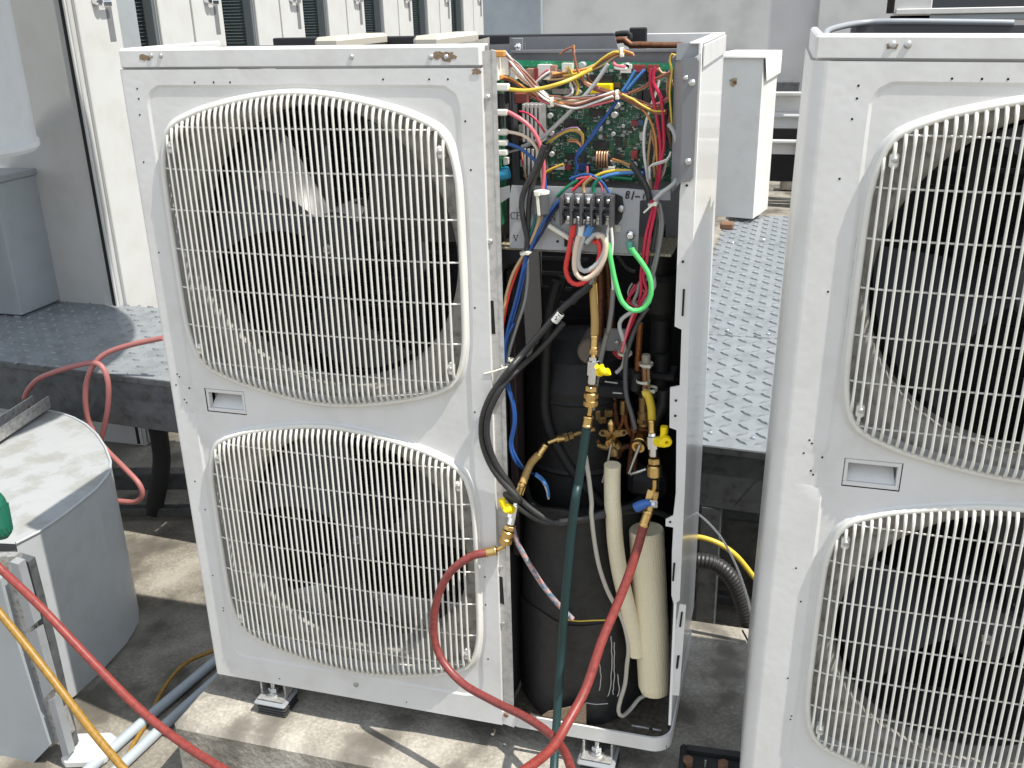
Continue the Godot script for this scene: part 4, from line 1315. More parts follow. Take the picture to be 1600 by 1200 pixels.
func wires(u: Node3D) -> void:
	cable("wire", [v(807.9,1213.2,-55),v(788.8,1185.9,-55),v(759.5,1153.3,-55),v(734.5,1129.5,-55),v(703.8,1103.9,-55),v(672.6,1090,-55)], 0.0032, M.w_lightgrey, u)
	for s in [[v(862,1204.7,-60),v(845.9,1185.5,-60),v(822.3,1160.1,-60),v(803.1,1134.3,-60),v(783.5,1105.5,-60),v(763.6,1083.5,-60),v(758.5,1071.2,-60),v(761.1,1059,-60),v(753.5,1039,-60),v(738,1018.5,-60),v(717,995,-60)], [v(847,1203.3,-65),v(833.1,1180.5,-65),v(811.8,1147.9,-65),v(792.3,1124.1,-65),v(772.5,1095.1,-65),v(758.7,1080.2,-65),v(757.4,1065.5,-65),v(757.5,1050.7,-65),v(744.6,1025.3,-65),v(728.9,1007.2,-65),v(713.1,988.8,-65)], [v(859.7,1203.6,-60),v(843.5,1183.2,-60),v(819.9,1157.8,-60),v(798.2,1127.2,-60),v(773.6,1093.4,-60),v(761.1,1076.1,-60)]]:
		cable("wire", s, 0.0022, M.w_blue, u)
	for s in [[v(862,1204.5,-60),v(848.1,1190,-60),v(836.5,1176.3,-60)], [v(847.8,1203.6,-60),v(838.6,1187.7,-60),v(829.3,1174,-60)]]: cable("wire", shift(s, Vector3(0, 0, 0.001)), 0.0023, M.w_lightblue, u)
	var c1 := [v(872.2,1206.1,-55),v(871.6,1185.8,-55),v(879.8,1149.3,-55),v(888.5,1102.9,-55),v(889.4,1074.5,-55),v(887.6,1055.3,-55),v(882.5,1026,-55),v(883.5,1015.6,-20)]
	c1.append_array([v(885.7,1008.4,-20),v(877.1,969,-20),v(873.2,934,-20),v(870.3,900.9,-20),v(871,872.7,-20),v(856,820.4,-50),v(840.3,785.5,-70),v(833.9,750.8,-80)])
	cable("wire", c1, 0.0026, M.w_crimson, u)
	var c2 := [v(878.3,1208.4,-53),v(875.4,1188.2,-53),v(887.9,1165.6,-53),v(892.7,1128.9,-53),v(895.1,1093.9,-53),v(891,1072.5,-53),v(889.4,1046,-53),v(885.3,1024,-53),v(887.7,1013.7,-18)]
	c2.append_array([v(889.6,1006.6,-18),v(882.4,964.8,-18),v(878.6,924.7,-18),v(874.4,899.1,-18),v(881.2,879,-18),v(872.9,863,-18),v(852.3,812.1,-50),v(839.2,774.3,-70),v(835.3,748,-80)])
	cable("wire", c2, 0.0026, M.w_crimson, u)
	cable("wire", [v(875.1,898.5,-30),v(868,880,-30),v(877,872.8,-30),v(866.1,856.4,-30),v(855.3,829.3,-30),v(846.9,799.2,-30),v(841,771.5,-30)], 0.0024, M.w_pink, u)
	cable("wire", [v(867.7,890.4,-30),v(858.1,874.3,-30),v(848.3,858,-30),v(861.1,850.9,-30)], 0.0024, M.w_crimson, u)
	cable("wire", [v(883.7,1190,-60),v(880.6,1176.3,-60),v(873,1153.4,-60),v(864.3,1120.8,-60),v(864.1,1085.2,-60),v(870,1049.2,-60),v(873,1029.8,-60)], 0.0022, M.w_white, u)
	cable("wire", [v(873.1,1117.3,-70),v(870.2,1091.1,-70),v(869.3,1062.2,-70),v(873.6,1042.8,-70),v(875.3,1028.1,-70)], 0.0018, M.w_tan, u)
	# harness over the top of the board
	bundle([v(718.7,1197.6,-70),v(746.2,1199.9,-70),v(775.8,1205.5,-70),v(795.3,1216.4,-70),v(812.1,1227,-70),v(826.5,1229.1,-70),v(843.3,1223.8,-70)], 0.0018, 0.0022, [M.w_orange, M.w_tan, M.w_brown], u)
	bundle([v(736.7,1193.8,-68),v(771.3,1202.2,-68),v(795.6,1217.4,-68),v(814.8,1228.6,-68),v(829.3,1226.9,-68)], 0.0018, 0.0016, [M.w_yellow, M.w_orange], u)
	bundle([v(711.1,1189.5,-70),v(736.2,1191.8,-70),v(766,1198.7,-70),v(795.4,1208.9,-70),v(814.6,1221.3,-70),v(828.9,1226.8,-70)], 0.0016, 0.0012, [M.w_tan, M.w_darkgrey], u)
	cable("wire", [v(659.9,1179.4,-30),v(686.2,1177.1,-30),v(713.6,1180.6,-30),v(740.7,1187.4,-30),v(760.5,1195,-50),v(782.8,1205.7,-60)], 0.0030, M.w_yellow, u)
	bundle([v(650.5,1227.3,-45),v(670.1,1207.7,-45),v(689.8,1184.4,-45),v(709.6,1168.1,-45),v(729.5,1157.7,-45),v(761.7,1153.2,-45),v(791.1,1161.4,-45),v(817.6,1168,-45)], 0.0018, 0.004, [M.w_brown, M.w_white, M.w_purple, M.w_tan, M.w_pink, M.w_white], u)
	bundle([v(661.4,1210,-45),v(677.4,1193.7,-45),v(697.2,1179.8,-45),v(714.6,1165.8,-45),v(732,1158.9,-45)], 0.0017, 0.002, [M.w_white, M.w_cream], u)
	bundle([v(634.3,1193.8,-45),v(659.7,1193.3,-45),v(679.6,1179.8,-45),v(702.1,1167,-45),v(727,1158.8,-45),v(751.8,1154.3,-45)], 0.0019, 0.0024, [M.w_orange, M.w_tan, M.w_brown], u)
	bundle([v(753.4,1238.2,-60),v(755.8,1217.7,-60),v(762,1202.8,-60),v(770.6,1187.8,-60),v(787.9,1178.6,-60),v(812.4,1170.5,-60),v(831.8,1167.1,-60),v(853.8,1153.3,-60),v(868.4,1148.3,-60),v(894.7,1144.3,-60)], 0.0018, 0.0026, [M.w_brown, M.w_orange, M.w_cream, M.w_brown], u)
	cable("wire", [v(736.1,1227.1,-50),v(743.4,1233.1,-50),v(754.4,1237.5,-50)], 0.0018, M.w_brown, u)
	bundle([v(723.3,1156.2,-60),v(758.4,1162.2,-60),v(792.9,1167,-60),v(822.2,1165.9,-60),v(836.6,1169.4,-60)], 0.0018, 0.002, [M.w_purple, M.w_pink], u)
	bundle([v(743.7,1206.8,-70),v(753.6,1191.7,-70),v(759.9,1177.7,-70),v(756.2,1163.7,-70)], 0.0017, 0.0030, [M.w_yellow, M.w_yellow, M.w_tan], u)
	bundle([v(746.2,1184.8,-70),v(749.9,1173,-70),v(743.6,1163.6,-70),v(720.9,1161.6,-70)], 0.0017, 0.0022, [M.w_white, M.w_purple, M.w_white], u)
	bundle([v(831.8,1168.3,-60),v(860.4,1178.6,-60),v(876.7,1190,-60),v(898.6,1200,-60)], 0.0018, 0.0018, [M.w_brown, M.w_tan], u)
	bundle([v(834.3,1164.8,-60),v(856.3,1151,-60),v(871.2,1134.9,-60),v(879.2,1106.8,-60),v(883.9,1073.7,-60),v(885.7,1054.4,-60)], 0.0018, 0.0016, [M.w_orange, M.w_brown], u)
	cable("wire", [v(815,1215.4,-55),v(819.9,1210.8,-55),v(834.3,1208.5,-55)], 0.0026, M.w_pink, u)
	cable("wire", [v(817.5,1208.6,-55),v(827.1,1206.3,-55),v(836.7,1206.2,-55)], 0.0026, M.w_white, u)
	for p in [v(725.8,1160,-45), v(826.5,1229.1,-70), v(823,1169.8,-55)]: tie(p, Vector3(1, 0.1, 0), 0.0055, u)
	# more of the harness: down the right edge of the board and across it
	bundle([v(897.3,1200.8,-65),v(896.6,1173.7,-65),v(900.1,1148.4,-65),v(898.3,1120.5,-65),v(903.5,1094.7,-65)], 0.0016, 0.003, [M.w_brown, M.w_tan, M.cable_black, M.w_brown], u)
	bundle([v(899.9,1165,-60),v(889.5,1158.1,-60),v(875.4,1152.3,-60),v(858.5,1158,-60),v(836.7,1166,-60)], 0.0017, 0.0024, [M.w_brown, M.w_pink, M.w_tan], u)
	bundle([v(893,1144.8,-55),v(878.7,1145.9,-55),v(861.8,1152.7,-55),v(847.2,1161.8,-55),v(830.2,1169.8,-55)], 0.0017, 0.002, [M.w_yellow, M.w_red, M.w_brown], u)
	bundle([v(651.4,1223.6,-50),v(671.3,1209.6,-50),v(693.6,1191,-50),v(713.4,1170,-50),v(730.8,1163.1,-50),v(760.6,1163.2,-50),v(790,1165.6,-50)], 0.0016, 0.0035, [M.w_brown, M.w_grey, M.w_cream, M.w_tan], u)
	bundle([v(715,1200.8,-75),v(702.3,1193.8,-75),v(689.3,1179.7,-75),v(681.4,1165.4,-75)], 0.0018, 0.003, [M.w_white, M.w_pink, M.w_grey], u)
	bundle([v(769.9,1200.6,-75),v(777.4,1186.7,-75),v(792.3,1175,-75),v(807.2,1168,-75)], 0.0016, 0.002, [M.w_brown, M.cable_black], u)
	bundle([v(879.5,1205.1,-70),v(885.6,1198.3,-70),v(897.5,1196,-70),v(901.6,1180.1,-70)], 0.0016, 0.002, [M.w_tan, M.w_brown], u)
	bundle([v(871.6,1110.2,-70),v(878.3,1091.3,-70),v(877.8,1067.2,-70),v(880.8,1047.8,-70)], 0.0016, 0.0022, [M.w_tan, M.w_brown, M.w_orange], u)
	cable("wire", [v(716,1041.4,-55),v(708.4,1058.6,-55),v(711.2,1078.4,-55),v(719,1095.6,-55)], 0.0048, M.cable_black, u)
	bundle([v(704.3,1041.9,-50),v(714.8,1054.6,-50),v(730.2,1062.3,-50),v(740.5,1066.2,-50)], 0.0016, 0.0018, [M.w_yellow, M.w_red], u)
	bundle([v(897.2,1073.9,-60),v(893,1054.6,-60),v(886.2,1039.9,-60),v(879.4,1022.6,-60)], 0.0018, 0.0025, [M.w_grey, M.w_brown, M.w_cream], u)
	bundle([v(886.4,1023.1,-45),v(889.8,993.8,-45),v(888.4,961.4,-45),v(884.4,928.4,-45),v(877.7,902.4,-45)], 0.0022, 0.005, [M.w_darkgrey, M.cable_black, M.w_grey], u)
	bundle([v(854.7,879,-50),v(847.3,862.7,-50),v(852.8,847.1,-50),v(865.6,850.5,-50)], 0.0016, 0.003, [M.w_pink, M.w_lightgrey, M.w_crimson], u)
	# leads from the plugs on the left into the ferrite core
	cable("wire", [v(660.5,1146.4,-25),v(679.3,1136.7,-25),v(696.7,1122.6,-25),v(708.9,1101.9,-25),v(714.9,1075.6,-25),v(716,1056.2,-25),v(713.1,1026.6,-25)], 0.0033, M.w_pink, u)
	cable("wire", [v(658.9,1116.4,-28),v(680.5,1112.6,-28),v(698,1100.8,-28),v(707.9,1084.7,-28),v(711.6,1070.2,-28),v(712.6,1045.8,-28),v(713.6,1023.6,-28)], 0.0026, M.w_cream, u)
	cable("wire", [v(657.9,1098,-30),v(674.5,1093,-30),v(692.1,1081.2,-30),v(704.7,1069.8,-30),v(714.7,1055.4,-30),v(717,1027.1,-30)], 0.0026, M.w_blue, u)
	cable("wire", [v(654.6,1083.9,-40),v(676.7,1089.7,-40),v(687.1,1094.7,-40),v(707.7,1105.9,-40)], 0.0018, M.w_grey, u)
	cable("wire", [v(665.6,1142.5,-70),v(679.8,1139.4,-70),v(695.1,1127.4,-70),v(706.5,1110.5,-70)], 0.0018, M.w_crimson, u)
	bundle([v(662.7,1077.5,-90),v(665,1059.8,-90),v(668.8,1044.6,-90),v(669.9,1034.3,-90)], 0.0016, 0.0018, [M.w_tan, M.w_pink, M.w_red], u)
	cable("wire", [v(911.3,1223.6,-35),v(904.3,1227.4,-35),v(901.2,1218.2,-35),v(905.2,1202.8,-35),v(902.8,1176.2,-35),v(906.3,1142.5,-35),v(907.5,1128.8,-35)], 0.0015, M.w_yellow, u)
	bundle([v(907.5,1220.6,-30),v(911.8,1226,-30),v(920.9,1226,-30),v(926.8,1220.5,-30)], 0.0015, 0.0016, [M.w_tan, M.w_grey], u)
	cable("wire", [v(902.8,1130.5,-30),v(911.3,1120.3,-30),v(917.9,1099.7,-30),v(924.1,1081.3,-30),v(923,1062.5,-30),v(915.4,1045.2,-20),v(899.9,1033.8,-15),v(888.4,1021.5,-15)], 0.0034, M.w_lightgrey, u)
	bundle([v(905.3,1087.4,-50),v(900.9,1075.5,-50),v(877.1,1066.7,-50),v(874.3,1060.6,-50),v(875.2,1046.2,-50)], 0.0016, 0.0012, [M.w_white, M.w_white], u)
	# coloured leads on the shelf
	cable("wire", [v(771,1028.7,-50),v(781.1,1041.4,-50),v(801,1052.9,-50),v(825.8,1058.3,-50),v(846.8,1057.6,-50)], 0.0026, M.w_yellow, u)
	cable("wire", [v(787.2,1030.1,-45),v(794.6,1042.6,-45),v(814.5,1051.6,-45),v(841.5,1055.9,-45),v(866,1055.9,-45)], 0.0028, M.w_lightblue, u)
	cable("wire", [v(759.7,1029,-30),v(775.2,1044.1,-30),v(787.6,1052.2,-30)], 0.0026, M.w_red, u)
	cable("wire", [v(755.2,1046.6,-30),v(775.2,1054.3,-30),v(792.6,1052.8,-30),v(807.6,1041.8,-30),v(817.2,1026.3,-30)], 0.0018, M.w_blue, u)
	cable("wire", [v(765.2,1046.8,-30),v(780.2,1050.8,-30),v(795.1,1048.8,-30),v(805.1,1038.1,-30),v(806.5,1029.6,-30)], 0.0018, M.w_pink, u)
	cable("wire", [v(777.8,1026.4,-30),v(777.7,1039.8,-30),v(790.1,1052.3,-30)], 0.0026, M.w_tan, u)
	cable("wire", [v(792.8,1026.8,-30),v(793.2,1037.8,-30),v(802.5,1050.2,-30)], 0.0030, M.w_deepgreen, u)
	cable("wire", [v(734.8,1018.9,-30),v(747.6,1031.7,-30),v(767.7,1045.6,-30)], 0.0024, M.w_deepgreen, u)
	cable("wire", [v(809.9,1043.7,-70),v(827.5,1042.9,-70),v(845.1,1041.6,-70)], 0.0026, M.w_deepgreen, u)
	bundle([v(707,1044.1,-60),v(722.7,1056.9,-60),v(738.1,1063.4,-60)], 0.0018, 0.0016, [M.w_orange, M.w_tan], u)
	bundle([v(710.6,1091,-70),v(720.5,1102.2,-70),v(738.5,1113.4,-70),v(756.2,1115.5,-70),v(766.4,1107.7,-70),v(766.4,1095.5,-70)], 0.0016, 0.0026, [M.w_yellow, M.w_purple, M.w_brown, M.w_tan], u)
	bundle([v(739,1096.1,-90),v(751.9,1095.1,-90),v(762.2,1086.6,-90)], 0.0014, 0.003, [M.w_orange, M.w_brown], u)
	bundle([v(810.2,1069.2,-80),v(825.3,1067.1,-80),v(840.5,1060,-80)], 0.0018, 0.0018, [M.w_orange, M.w_cream], u)
	cable("wire", [v(778.4,1063.4,-50),v(778.5,1053.6,-50),v(776,1046.2,-50)], 0.0018, M.w_pink, u)
	# black cables down the left
	cable("wire", [v(719.7,1099,-12),v(706.8,1065.3,-12),v(691.1,1038.2,-12),v(683,1013.3,-12),v(685,985.8,-12),v(691,955.7,-12),v(689.4,936.4,-12)], 0.0046, M.cable_black, u)
	cable("wire", [v(721.1,1091.4,-16),v(706.9,1057.4,-16),v(697.1,1030.3,-16),v(693.3,1002.9,-16),v(691.5,972.6,-16),v(689.7,941.9,-16)], 0.0042, M.cable_black, u)
	cable("wire", [v(849.8,1071.6,-30),v(863.5,1054,-30),v(873.7,1037.5,-30),v(879,1018.4,-30)], 0.0048, M.cable_black, u)
	# bundle through the tie, left of the terminal plate
	cable("wire", [v(707.9,994.3,-14),v(711.6,988.9,-14),v(702.3,963.3,-14),v(688.8,935.9,-14)], 0.0026, M.w_tan, u)
	cable("wire", [v(703.5,993.2,-16),v(702,980.6,-16),v(693.9,957.4,-16),v(685.1,935.2,-16)], 0.0026, paint(0.012, 0.12, 0.13, 0.4), u)
	cable("wire", [v(751.3,1024.8,-14),v(728.4,999.5,-14),v(710.1,968.7,-14),v(694,936.1,-14)], 0.0026, M.w_blue, u)
	cable("wire", [v(751.6,1019.2,-18),v(729.9,993.7,-18),v(712.9,962.9,-18),v(695.6,936.5,-18)], 0.0024, paint(0.01, 0.02, 0.07, 0.4), u)
	tie(v(686.9,931.9,-16), Vector3(-0.25, 1, 0), 0.0080, u)
	for e in [[[v(684.5,929.5,-18),v(665.8,898.5,-18),v(652.8,860.5,-18),v(644.3,816.4,-18),v(639.9,788.4,-18)], M.w_tan, 0.0026], [[v(681.7,925,-20),v(668.3,892.8,-20),v(656.8,860.2,-20),v(647,816,-20),v(641.1,782.3,-20)], M.w_red, 0.0022], [[v(687.6,926.3,-16),v(679.6,894.5,-16),v(668.5,851.2,-16),v(656.8,812.4,-16),v(648.5,778.6,-16),v(645,750.2,-16)], M.w_blue, 0.0026], [[v(688.3,924,-20),v(681.6,890.9,-20),v(670.8,847.5,-20),v(659.1,808.5,-20),v(650,774.5,-20),v(647.4,748.9,-20)], M.w_blue, 0.0024], [[v(688.5,922.2,-22),v(687.9,888.1,-22),v(681.9,847.6,-22),v(668,805.7,-22),v(654.7,762.9,-22),v(648.4,734.1,-22)], M.w_grey, 0.0028], [[v(686.4,924.3,-24),v(683.1,887.3,-24),v(676.4,846.7,-24),v(662,804.7,-24),v(651.3,762,-24)], M.cable_black, 0.0036]]:
		cable("wire", e[0], e[2], e[1], u)
	for s in [[v(664.4,812.9,-16),v(650.5,781.5,-16),v(645.9,753.1,-16),v(649.4,704.8,-16),v(658.9,667.8,-16),v(660.4,635.5,-16),v(653.1,592.7,-16),v(661.1,563.1,-16),v(666.1,531.8,-50),v(672.6,503.5,-90)], [v(656.3,808.3,-20),v(645.9,777,-20),v(645.7,748.8,-20),v(652.4,703.5,-20),v(661.3,663.5,-20),v(662.6,634,-20),v(655.4,591.1,-20),v(666.2,561.8,-20),v(669.1,524.2,-60),v(674.4,497.2,-100)]]: cable("wire", s, 0.0024, M.w_blue, u)
	bundle([v(687.9,521.7,-50),v(700.9,513.8,-50),v(711,499.2,-50),v(710.8,480,-50)], 0.002, 0.003, [M.w_lightblue, M.w_lightblue, M.w_white], u)
	tie(v(650,737.8,-12), Vector3.UP, 0.0065, u, Vector3(-0.034, -0.012, 0.012))
	tie(v(659.4,749.2,-14), Vector3(0.3, 1, 0), 0.004, u)
	# power leads from the terminal block
	cable("wire", [v(763.6,963.8,-6),v(758.5,934.6,-6),v(754.4,911.4,-6),v(760.5,893.1,-6),v(773.3,887.1,-6),v(789.9,896.5,-6),v(804.9,921.6,-6),v(808.4,944.4,-6),v(803.7,960.5,-6),v(799.6,954.1,-6)], 0.0042, M.w_red, u)
	cable("wire", [v(775.8,965.2,-2),v(770.1,938.6,-2),v(769.6,913.2,-2),v(776.7,900.2,-2),v(789.5,898.9,-2),v(804.5,911.2,-2),v(815.6,931.9,-2),v(818,955.8,-2),v(811.4,966.7,-2),v(804,965.1,-2)], 0.0042, M.w_cream, u)
	cable("wire", [v(784.1,965.9,-4),v(775.2,938.4,-4),v(775.2,918.1,-4),v(784.4,909.6,-4),v(799,916.7,-4),v(811.4,932.5,-4),v(817.2,951.6,-4),v(812.3,967,-4),v(798.6,967.4,-4),v(787.5,954,-4)], 0.0040, M.w_lightgrey, u)
	cable("wire", [v(790.4,886.4,-10),v(800.4,905,-10),v(810.4,923.4,-10),v(813.9,943.7,-10)], 0.0040, M.w_grey, u)
	cable("wire", [v(788.7,886.3,-12),v(797.5,899.2,-12),v(807.6,912.5,-12),v(815.4,933.2,-12)], 0.0038, M.w_cream, u)
	cable("earth_wire", [v(820.2,955,-6),v(826.1,925.2,-6),v(833.6,892.5,-6),v(844.7,862.2,-6),v(862.6,849.5,-6),v(879.9,856.6,-6),v(888.7,877.7,-6),v(885.9,905.5,-6),v(873.1,927.4,-6),v(860.4,943.1,-6),v(857.3,949.1,-6)], 0.0041, M.w_green, u)
	cable("wire", [v(822.4,986.7,-8),v(818.9,969.4,-8),v(819.9,952,-8)], 0.0022, M.w_white, u)
	cable("wire", [v(823.8,986.8,-8),v(827.3,954.8,-8),v(825.3,924.6,-8),v(828.1,899.3,-8),v(829.4,881.4,-8)], 0.0022, M.w_white, u)
	var gc := [v(823.6,873.4,-40),v(821.6,837.4,-40),v(816.9,802,-40)]
	gc.append_array([v(813.2,795.7,-50),v(804.4,756.2,-50),v(795.5,704.4,-50),v(790.4,657.4,-50)])
	cable("wire", gc, 0.0042, M.w_grey, u)
	var rc := [v(888.6,1021.1,-30),v(897.5,987.3,-30),v(894.8,942.6,-30),v(886.8,906.8,-30),v(890.4,885.2,-30),v(873.7,856.9,-30),v(858.8,842.8,-30),v(839.9,827,-30),v(836.8,812,-30),v(843.1,793.5,-30)]
	rc.append_array([v(839.6,753.3,-70),v(836,731.8,-70),v(825.4,719.5,-70)])
	cable("wire", rc, 0.0034, M.w_lightgrey, u)
	cable("wire", [v(894.2,1014.8,-26),v(900.1,983.4,-26),v(894.4,933.5,-26),v(885.7,897.6,-26),v(870.8,894.2,-26),v(863.9,870.5,-26),v(859.1,857.2,-26),v(869.4,849.9,-26)], 0.0030, M.w_grey, u)
	var dg := [v(878.6,843.3,-50),v(866.3,823.8,-50)]
	dg.append_array([v(857.4,803.8,-60),v(845.2,761.4,-60),v(842.7,724.6,-60),v(845.4,684.7,-60),v(855.1,650.7,-60),v(862.2,624.8,-60)])
	cable("wire", dg, 0.0040, M.w_darkgrey, u)
	tie(v(885.8,1014.9,-18), Vector3(-0.3, 1, 0), 0.0065, u, Vector3(-0.012, -0.012, 0.008))
	bundle([v(816.8,746.8,-100),v(825.1,737.4,-100),v(833.3,740.9,-100)], 0.0014, 0.003, [M.w_red, M.w_brown, M.w_red], u)
	# beige drain-heater lead, and the taped multi-core at the left
	var bl := [v(780.6,574.2,-40),v(784.1,550.2,-40),v(789.1,534.2,-30),v(796.3,494.9,-18)]
	bl.append_array([v(796,480.3,-16),v(801.2,430.5,-16),v(809.6,380.2,-16),v(821.2,338,-18),v(832.4,307.2,-22),v(848.2,263.9,-35),v(859.1,227.8,-35),v(863.7,193.6,-35)])
	bl.append_array([v(861.6,161.3,-35),v(858.8,115.7,-35),v(850.9,77.5,-35),v(847.6,51.2,-35),v(854.6,41,-35),v(865.7,37.1,-60),v(881.3,52.6,-80),v(898.9,57.7,-90)])
	cable("heater_lead", bl, 0.0040, M.beige, u)
	cable("taped_cable", [v(654.3,444.7,-12),v(660.1,413.1,-12),v(673.7,382.2,-12),v(699.7,336.1,-12),v(723.2,302.7,-12),v(746.8,275.9,-12),v(764.6,258.3,-12)], 0.0050, tri(paint(0.55, 0.50, 0.48, 0.35), noise_tex(0.03, 2, 88, ramp([[0.0, 0.25, 0.45, 0.65], [0.42, 0.65, 0.75, 0.8], [0.5, 0.95, 0.9, 0.88], [0.58, 0.9, 0.6, 0.55], [1.0, 0.95, 0.9, 0.9]]), 256), 10.0), u)
	# the heavy black supply cables that loop out over the front panel edge
	var k1 := [v(790.9,885.9,-10),v(769.9,865.7,-10),v(743.8,841,-10),v(714.4,804,-10),v(678.6,760.5,-10)]
	k1.append_array([v(668.2,748,12),v(642.6,712.1,12),v(626.5,684.9,12),v(614,648.7,12),v(612.6,607.1,12),v(625.5,566.3,12),v(646.1,535,12),v(676.8,501.7,12)])
	k1.append_array([v(647.5,504.3,0),v(677.1,473.4,-6),v(712.8,452.6,-12),v(746.4,454.9,-16),v(785.4,464.2,-20),v(808.8,471.3,-30),v(836,472.1,-50),v(860.8,472.5,-70)])
	cable("supply_cable", k1, 0.0056, M.cable_black, u, 12, 10)
	var k2 := [v(746.7,817.2,-20),v(711.5,773.5,-20),v(675.4,737,-20),v(653.1,715.1,10),v(633.1,678.4,16),v(623.6,645.5,16),v(623.9,610.1,16),v(635.6,567.4,12),v(654.9,534.1,8)]
	k2.append_array([v(669.4,498.7,-4),v(702.5,469.3,-8),v(735.4,451.3,-14),v(768.8,456.8,-18),v(806.8,466.9,-26),v(836.1,465.7,-50),v(886.5,455.6,-90),v(924.4,433.6,-110)])
	cable("supply_cable", k2, 0.0052, M.cable_black, u, 12, 10)
	var st := st_new()
	var t0 := v(735,823.4,-8)
	var t1 := v(745.6,837.5,-8)
	lathe(st, t0, t1 - t0, [[0.0, 0.0056], [0.0, 0.0068], [(t1 - t0).length(), 0.0068], [(t1 - t0).length(), 0.0056]], 14)
	put("tape_label", st, M.white_plastic, u)
	st = st_new()
	for s in [[v(744,838.9,0.5),v(742.7,837.3,0.5),v(746.6,835.1,0.5)], [v(738.5,833.8,0.5),v(740.6,834.5,0.5),v(741.1,832.6,0.5),v(739,829.8,0.5),v(737.4,829.2,0.5),v(741.6,828.7,0.5)]]: tube(st, s, 0.0006, 5)
	put("ink_mark", st, M.ink, u)
	st = st_new()
	tube(st, spline([v(791.9,888.1,-9),v(783,877.2,-9),v(770.1,866,-9),v(762.4,856.3,-9)]), 0.0066, 10)
	put("cable_sheath_end", st, M.black, u)

# ------------------------------------------------------------------ the neighbour at the right
func closed_unit() -> void:
	var u := thing("outdoor_unit", "closed white twin-fan air conditioner outdoor unit cut off by the right edge", "air conditioner")
	front(u, 0.012, -0.021, 0.022, 0.0114)
	top_rail(u, -0.018, 0.95)
	stain(v(76.4,1230.6,-3.6), 0.006, u, M.stain, 3)
	for p in [v(76.3,1232.1,-4), v(94.7,1232.1,-4)]: screw(p, 0.0048, u)
	coil(u, 0.02, 0.90, 1.222)
	var st := st_new()
	st.set_smooth_group(-1)
	quad(st, Vector3(0.628, 0, 0), Vector3(0.93, 0, 0), Vector3(0.93, 1.212, 0), Vector3(0.628, 1.212, 0), Vector3.BACK)
	quad(st, Vector3(0.93, 0, 0), Vector3(0.93, 0, -0.37), Vector3(0.93, 1.23, -0.37), Vector3(0.93, 1.23, 0), Vector3.RIGHT)
	quad(st, Vector3(-0.021, 0, -0.37), Vector3(0.93, 0, -0.37), Vector3(0.93, 0.3, -0.37), Vector3(-0.021, 0.3, -0.37), Vector3.FORWARD)
	put("right_casing", st, M.white, u)
	st = st_new()
	box(st, Vector3(0.455, -0.004, -0.185), Vector3(0.94, 0.008, 0.37), 0.002)
	put("base_pan_floor", st, M.zinc, u)
	st = st_new()
	box(st, Vector3(0.17, 1.242, -0.26), Vector3(0.26, 0.026, 0.04), 0.006)
	put("top_frame", st, M.partition, u)
	st = st_new()
	tube(st, spline([Vector3(-0.004, 1.240, -0.05), Vector3(0.005, 1.246, -0.14), Vector3(0.05, 1.252, -0.235), Vector3(0.11, 1.254, -0.24), Vector3(0.26, 1.252, -0.24)]), 0.0045, 10)
	put("top_edging", st, M.sheet_light, u)
	st = st_new()
	box(st, Vector3(0.46, 1.214, -0.17), Vector3(0.94, 0.004, 0.28), 0.001)
	put("fan_deck_plate", st, M.dark, u)
	foot(u, 0.13)
	u.transform = Transform3D(Basis(Vector3.UP, 0.025) * Basis(Vector3.BACK, -0.015), Vector3(1.099, 0.010, 0.058))

# ------------------------------------------------------------------ gauge hoses and their valves
func ferrule(o: Node3D, a: Vector3, b: Vector3, r: float, m: Material) -> void:
	var st := st_new()
	var l := (b - a).length()
	lathe(st, a, b - a, [[0.0, r * 0.7], [0.0, r * 0.92], [l * 0.06, r], [l * 0.16, r], [l * 0.2, r * 0.9], [l * 0.75, r * 0.9], [l * 0.8, r], [l * 0.95, r], [l, r * 0.8], [l, 0.0]], 20)
	put("ferrule", st, m, o)

func knurled(o: Node3D, a: Vector3, b: Vector3, r: float) -> void:
	var st := st_new()
	var l := (b - a).length()
	lathe(st, a, b - a, [[0.0, 0.0], [0.0, r * 0.85], [l * 0.06, r], [l * 0.40, r], [l * 0.44, r * 0.88], [l * 0.56, r * 0.88], [l * 0.60, r], [l * 0.94, r], [l, r * 0.85], [l, 0.0]], 24)
	var t := (b - a).normalized()
	var up := (Vector3.BACK - t * Vector3.BACK.dot(t)).normalized()
	var s := t.cross(up)
	for k in 24:
		var d := up * cos(TAU * k / 24) + s * sin(TAU * k / 24)
		for w in [[0.08, 0.38], [0.62, 0.92]]:
			tube(st, [a + t * l * w[0] + d * r, a + t * l * w[1] + d * r], 0.0005, 4, false)
	put("knurled_nut", st, M.brass, o)

func chrome_valve(o: Node3D, a: Vector3, b: Vector3, r: float) -> void:
	var st := st_new()
	var l := (b - a).length()
	lathe(st, a, b - a, [[0.0, 0.0], [0.0, r * 0.75], [l * 0.12, r * 0.8], [l * 0.14, r], [l * 0.64, r], [l * 0.66, r * 0.78]], 8, true)
	lathe(st, a + (b - a) * 0.64, b - a, [[0.0, r * 0.8], [l * 0.3, r * 0.8], [l * 0.34, r * 0.7], [l * 0.36, 0.0]], 18)
	put("ball_valve", st, M.chrome, o)

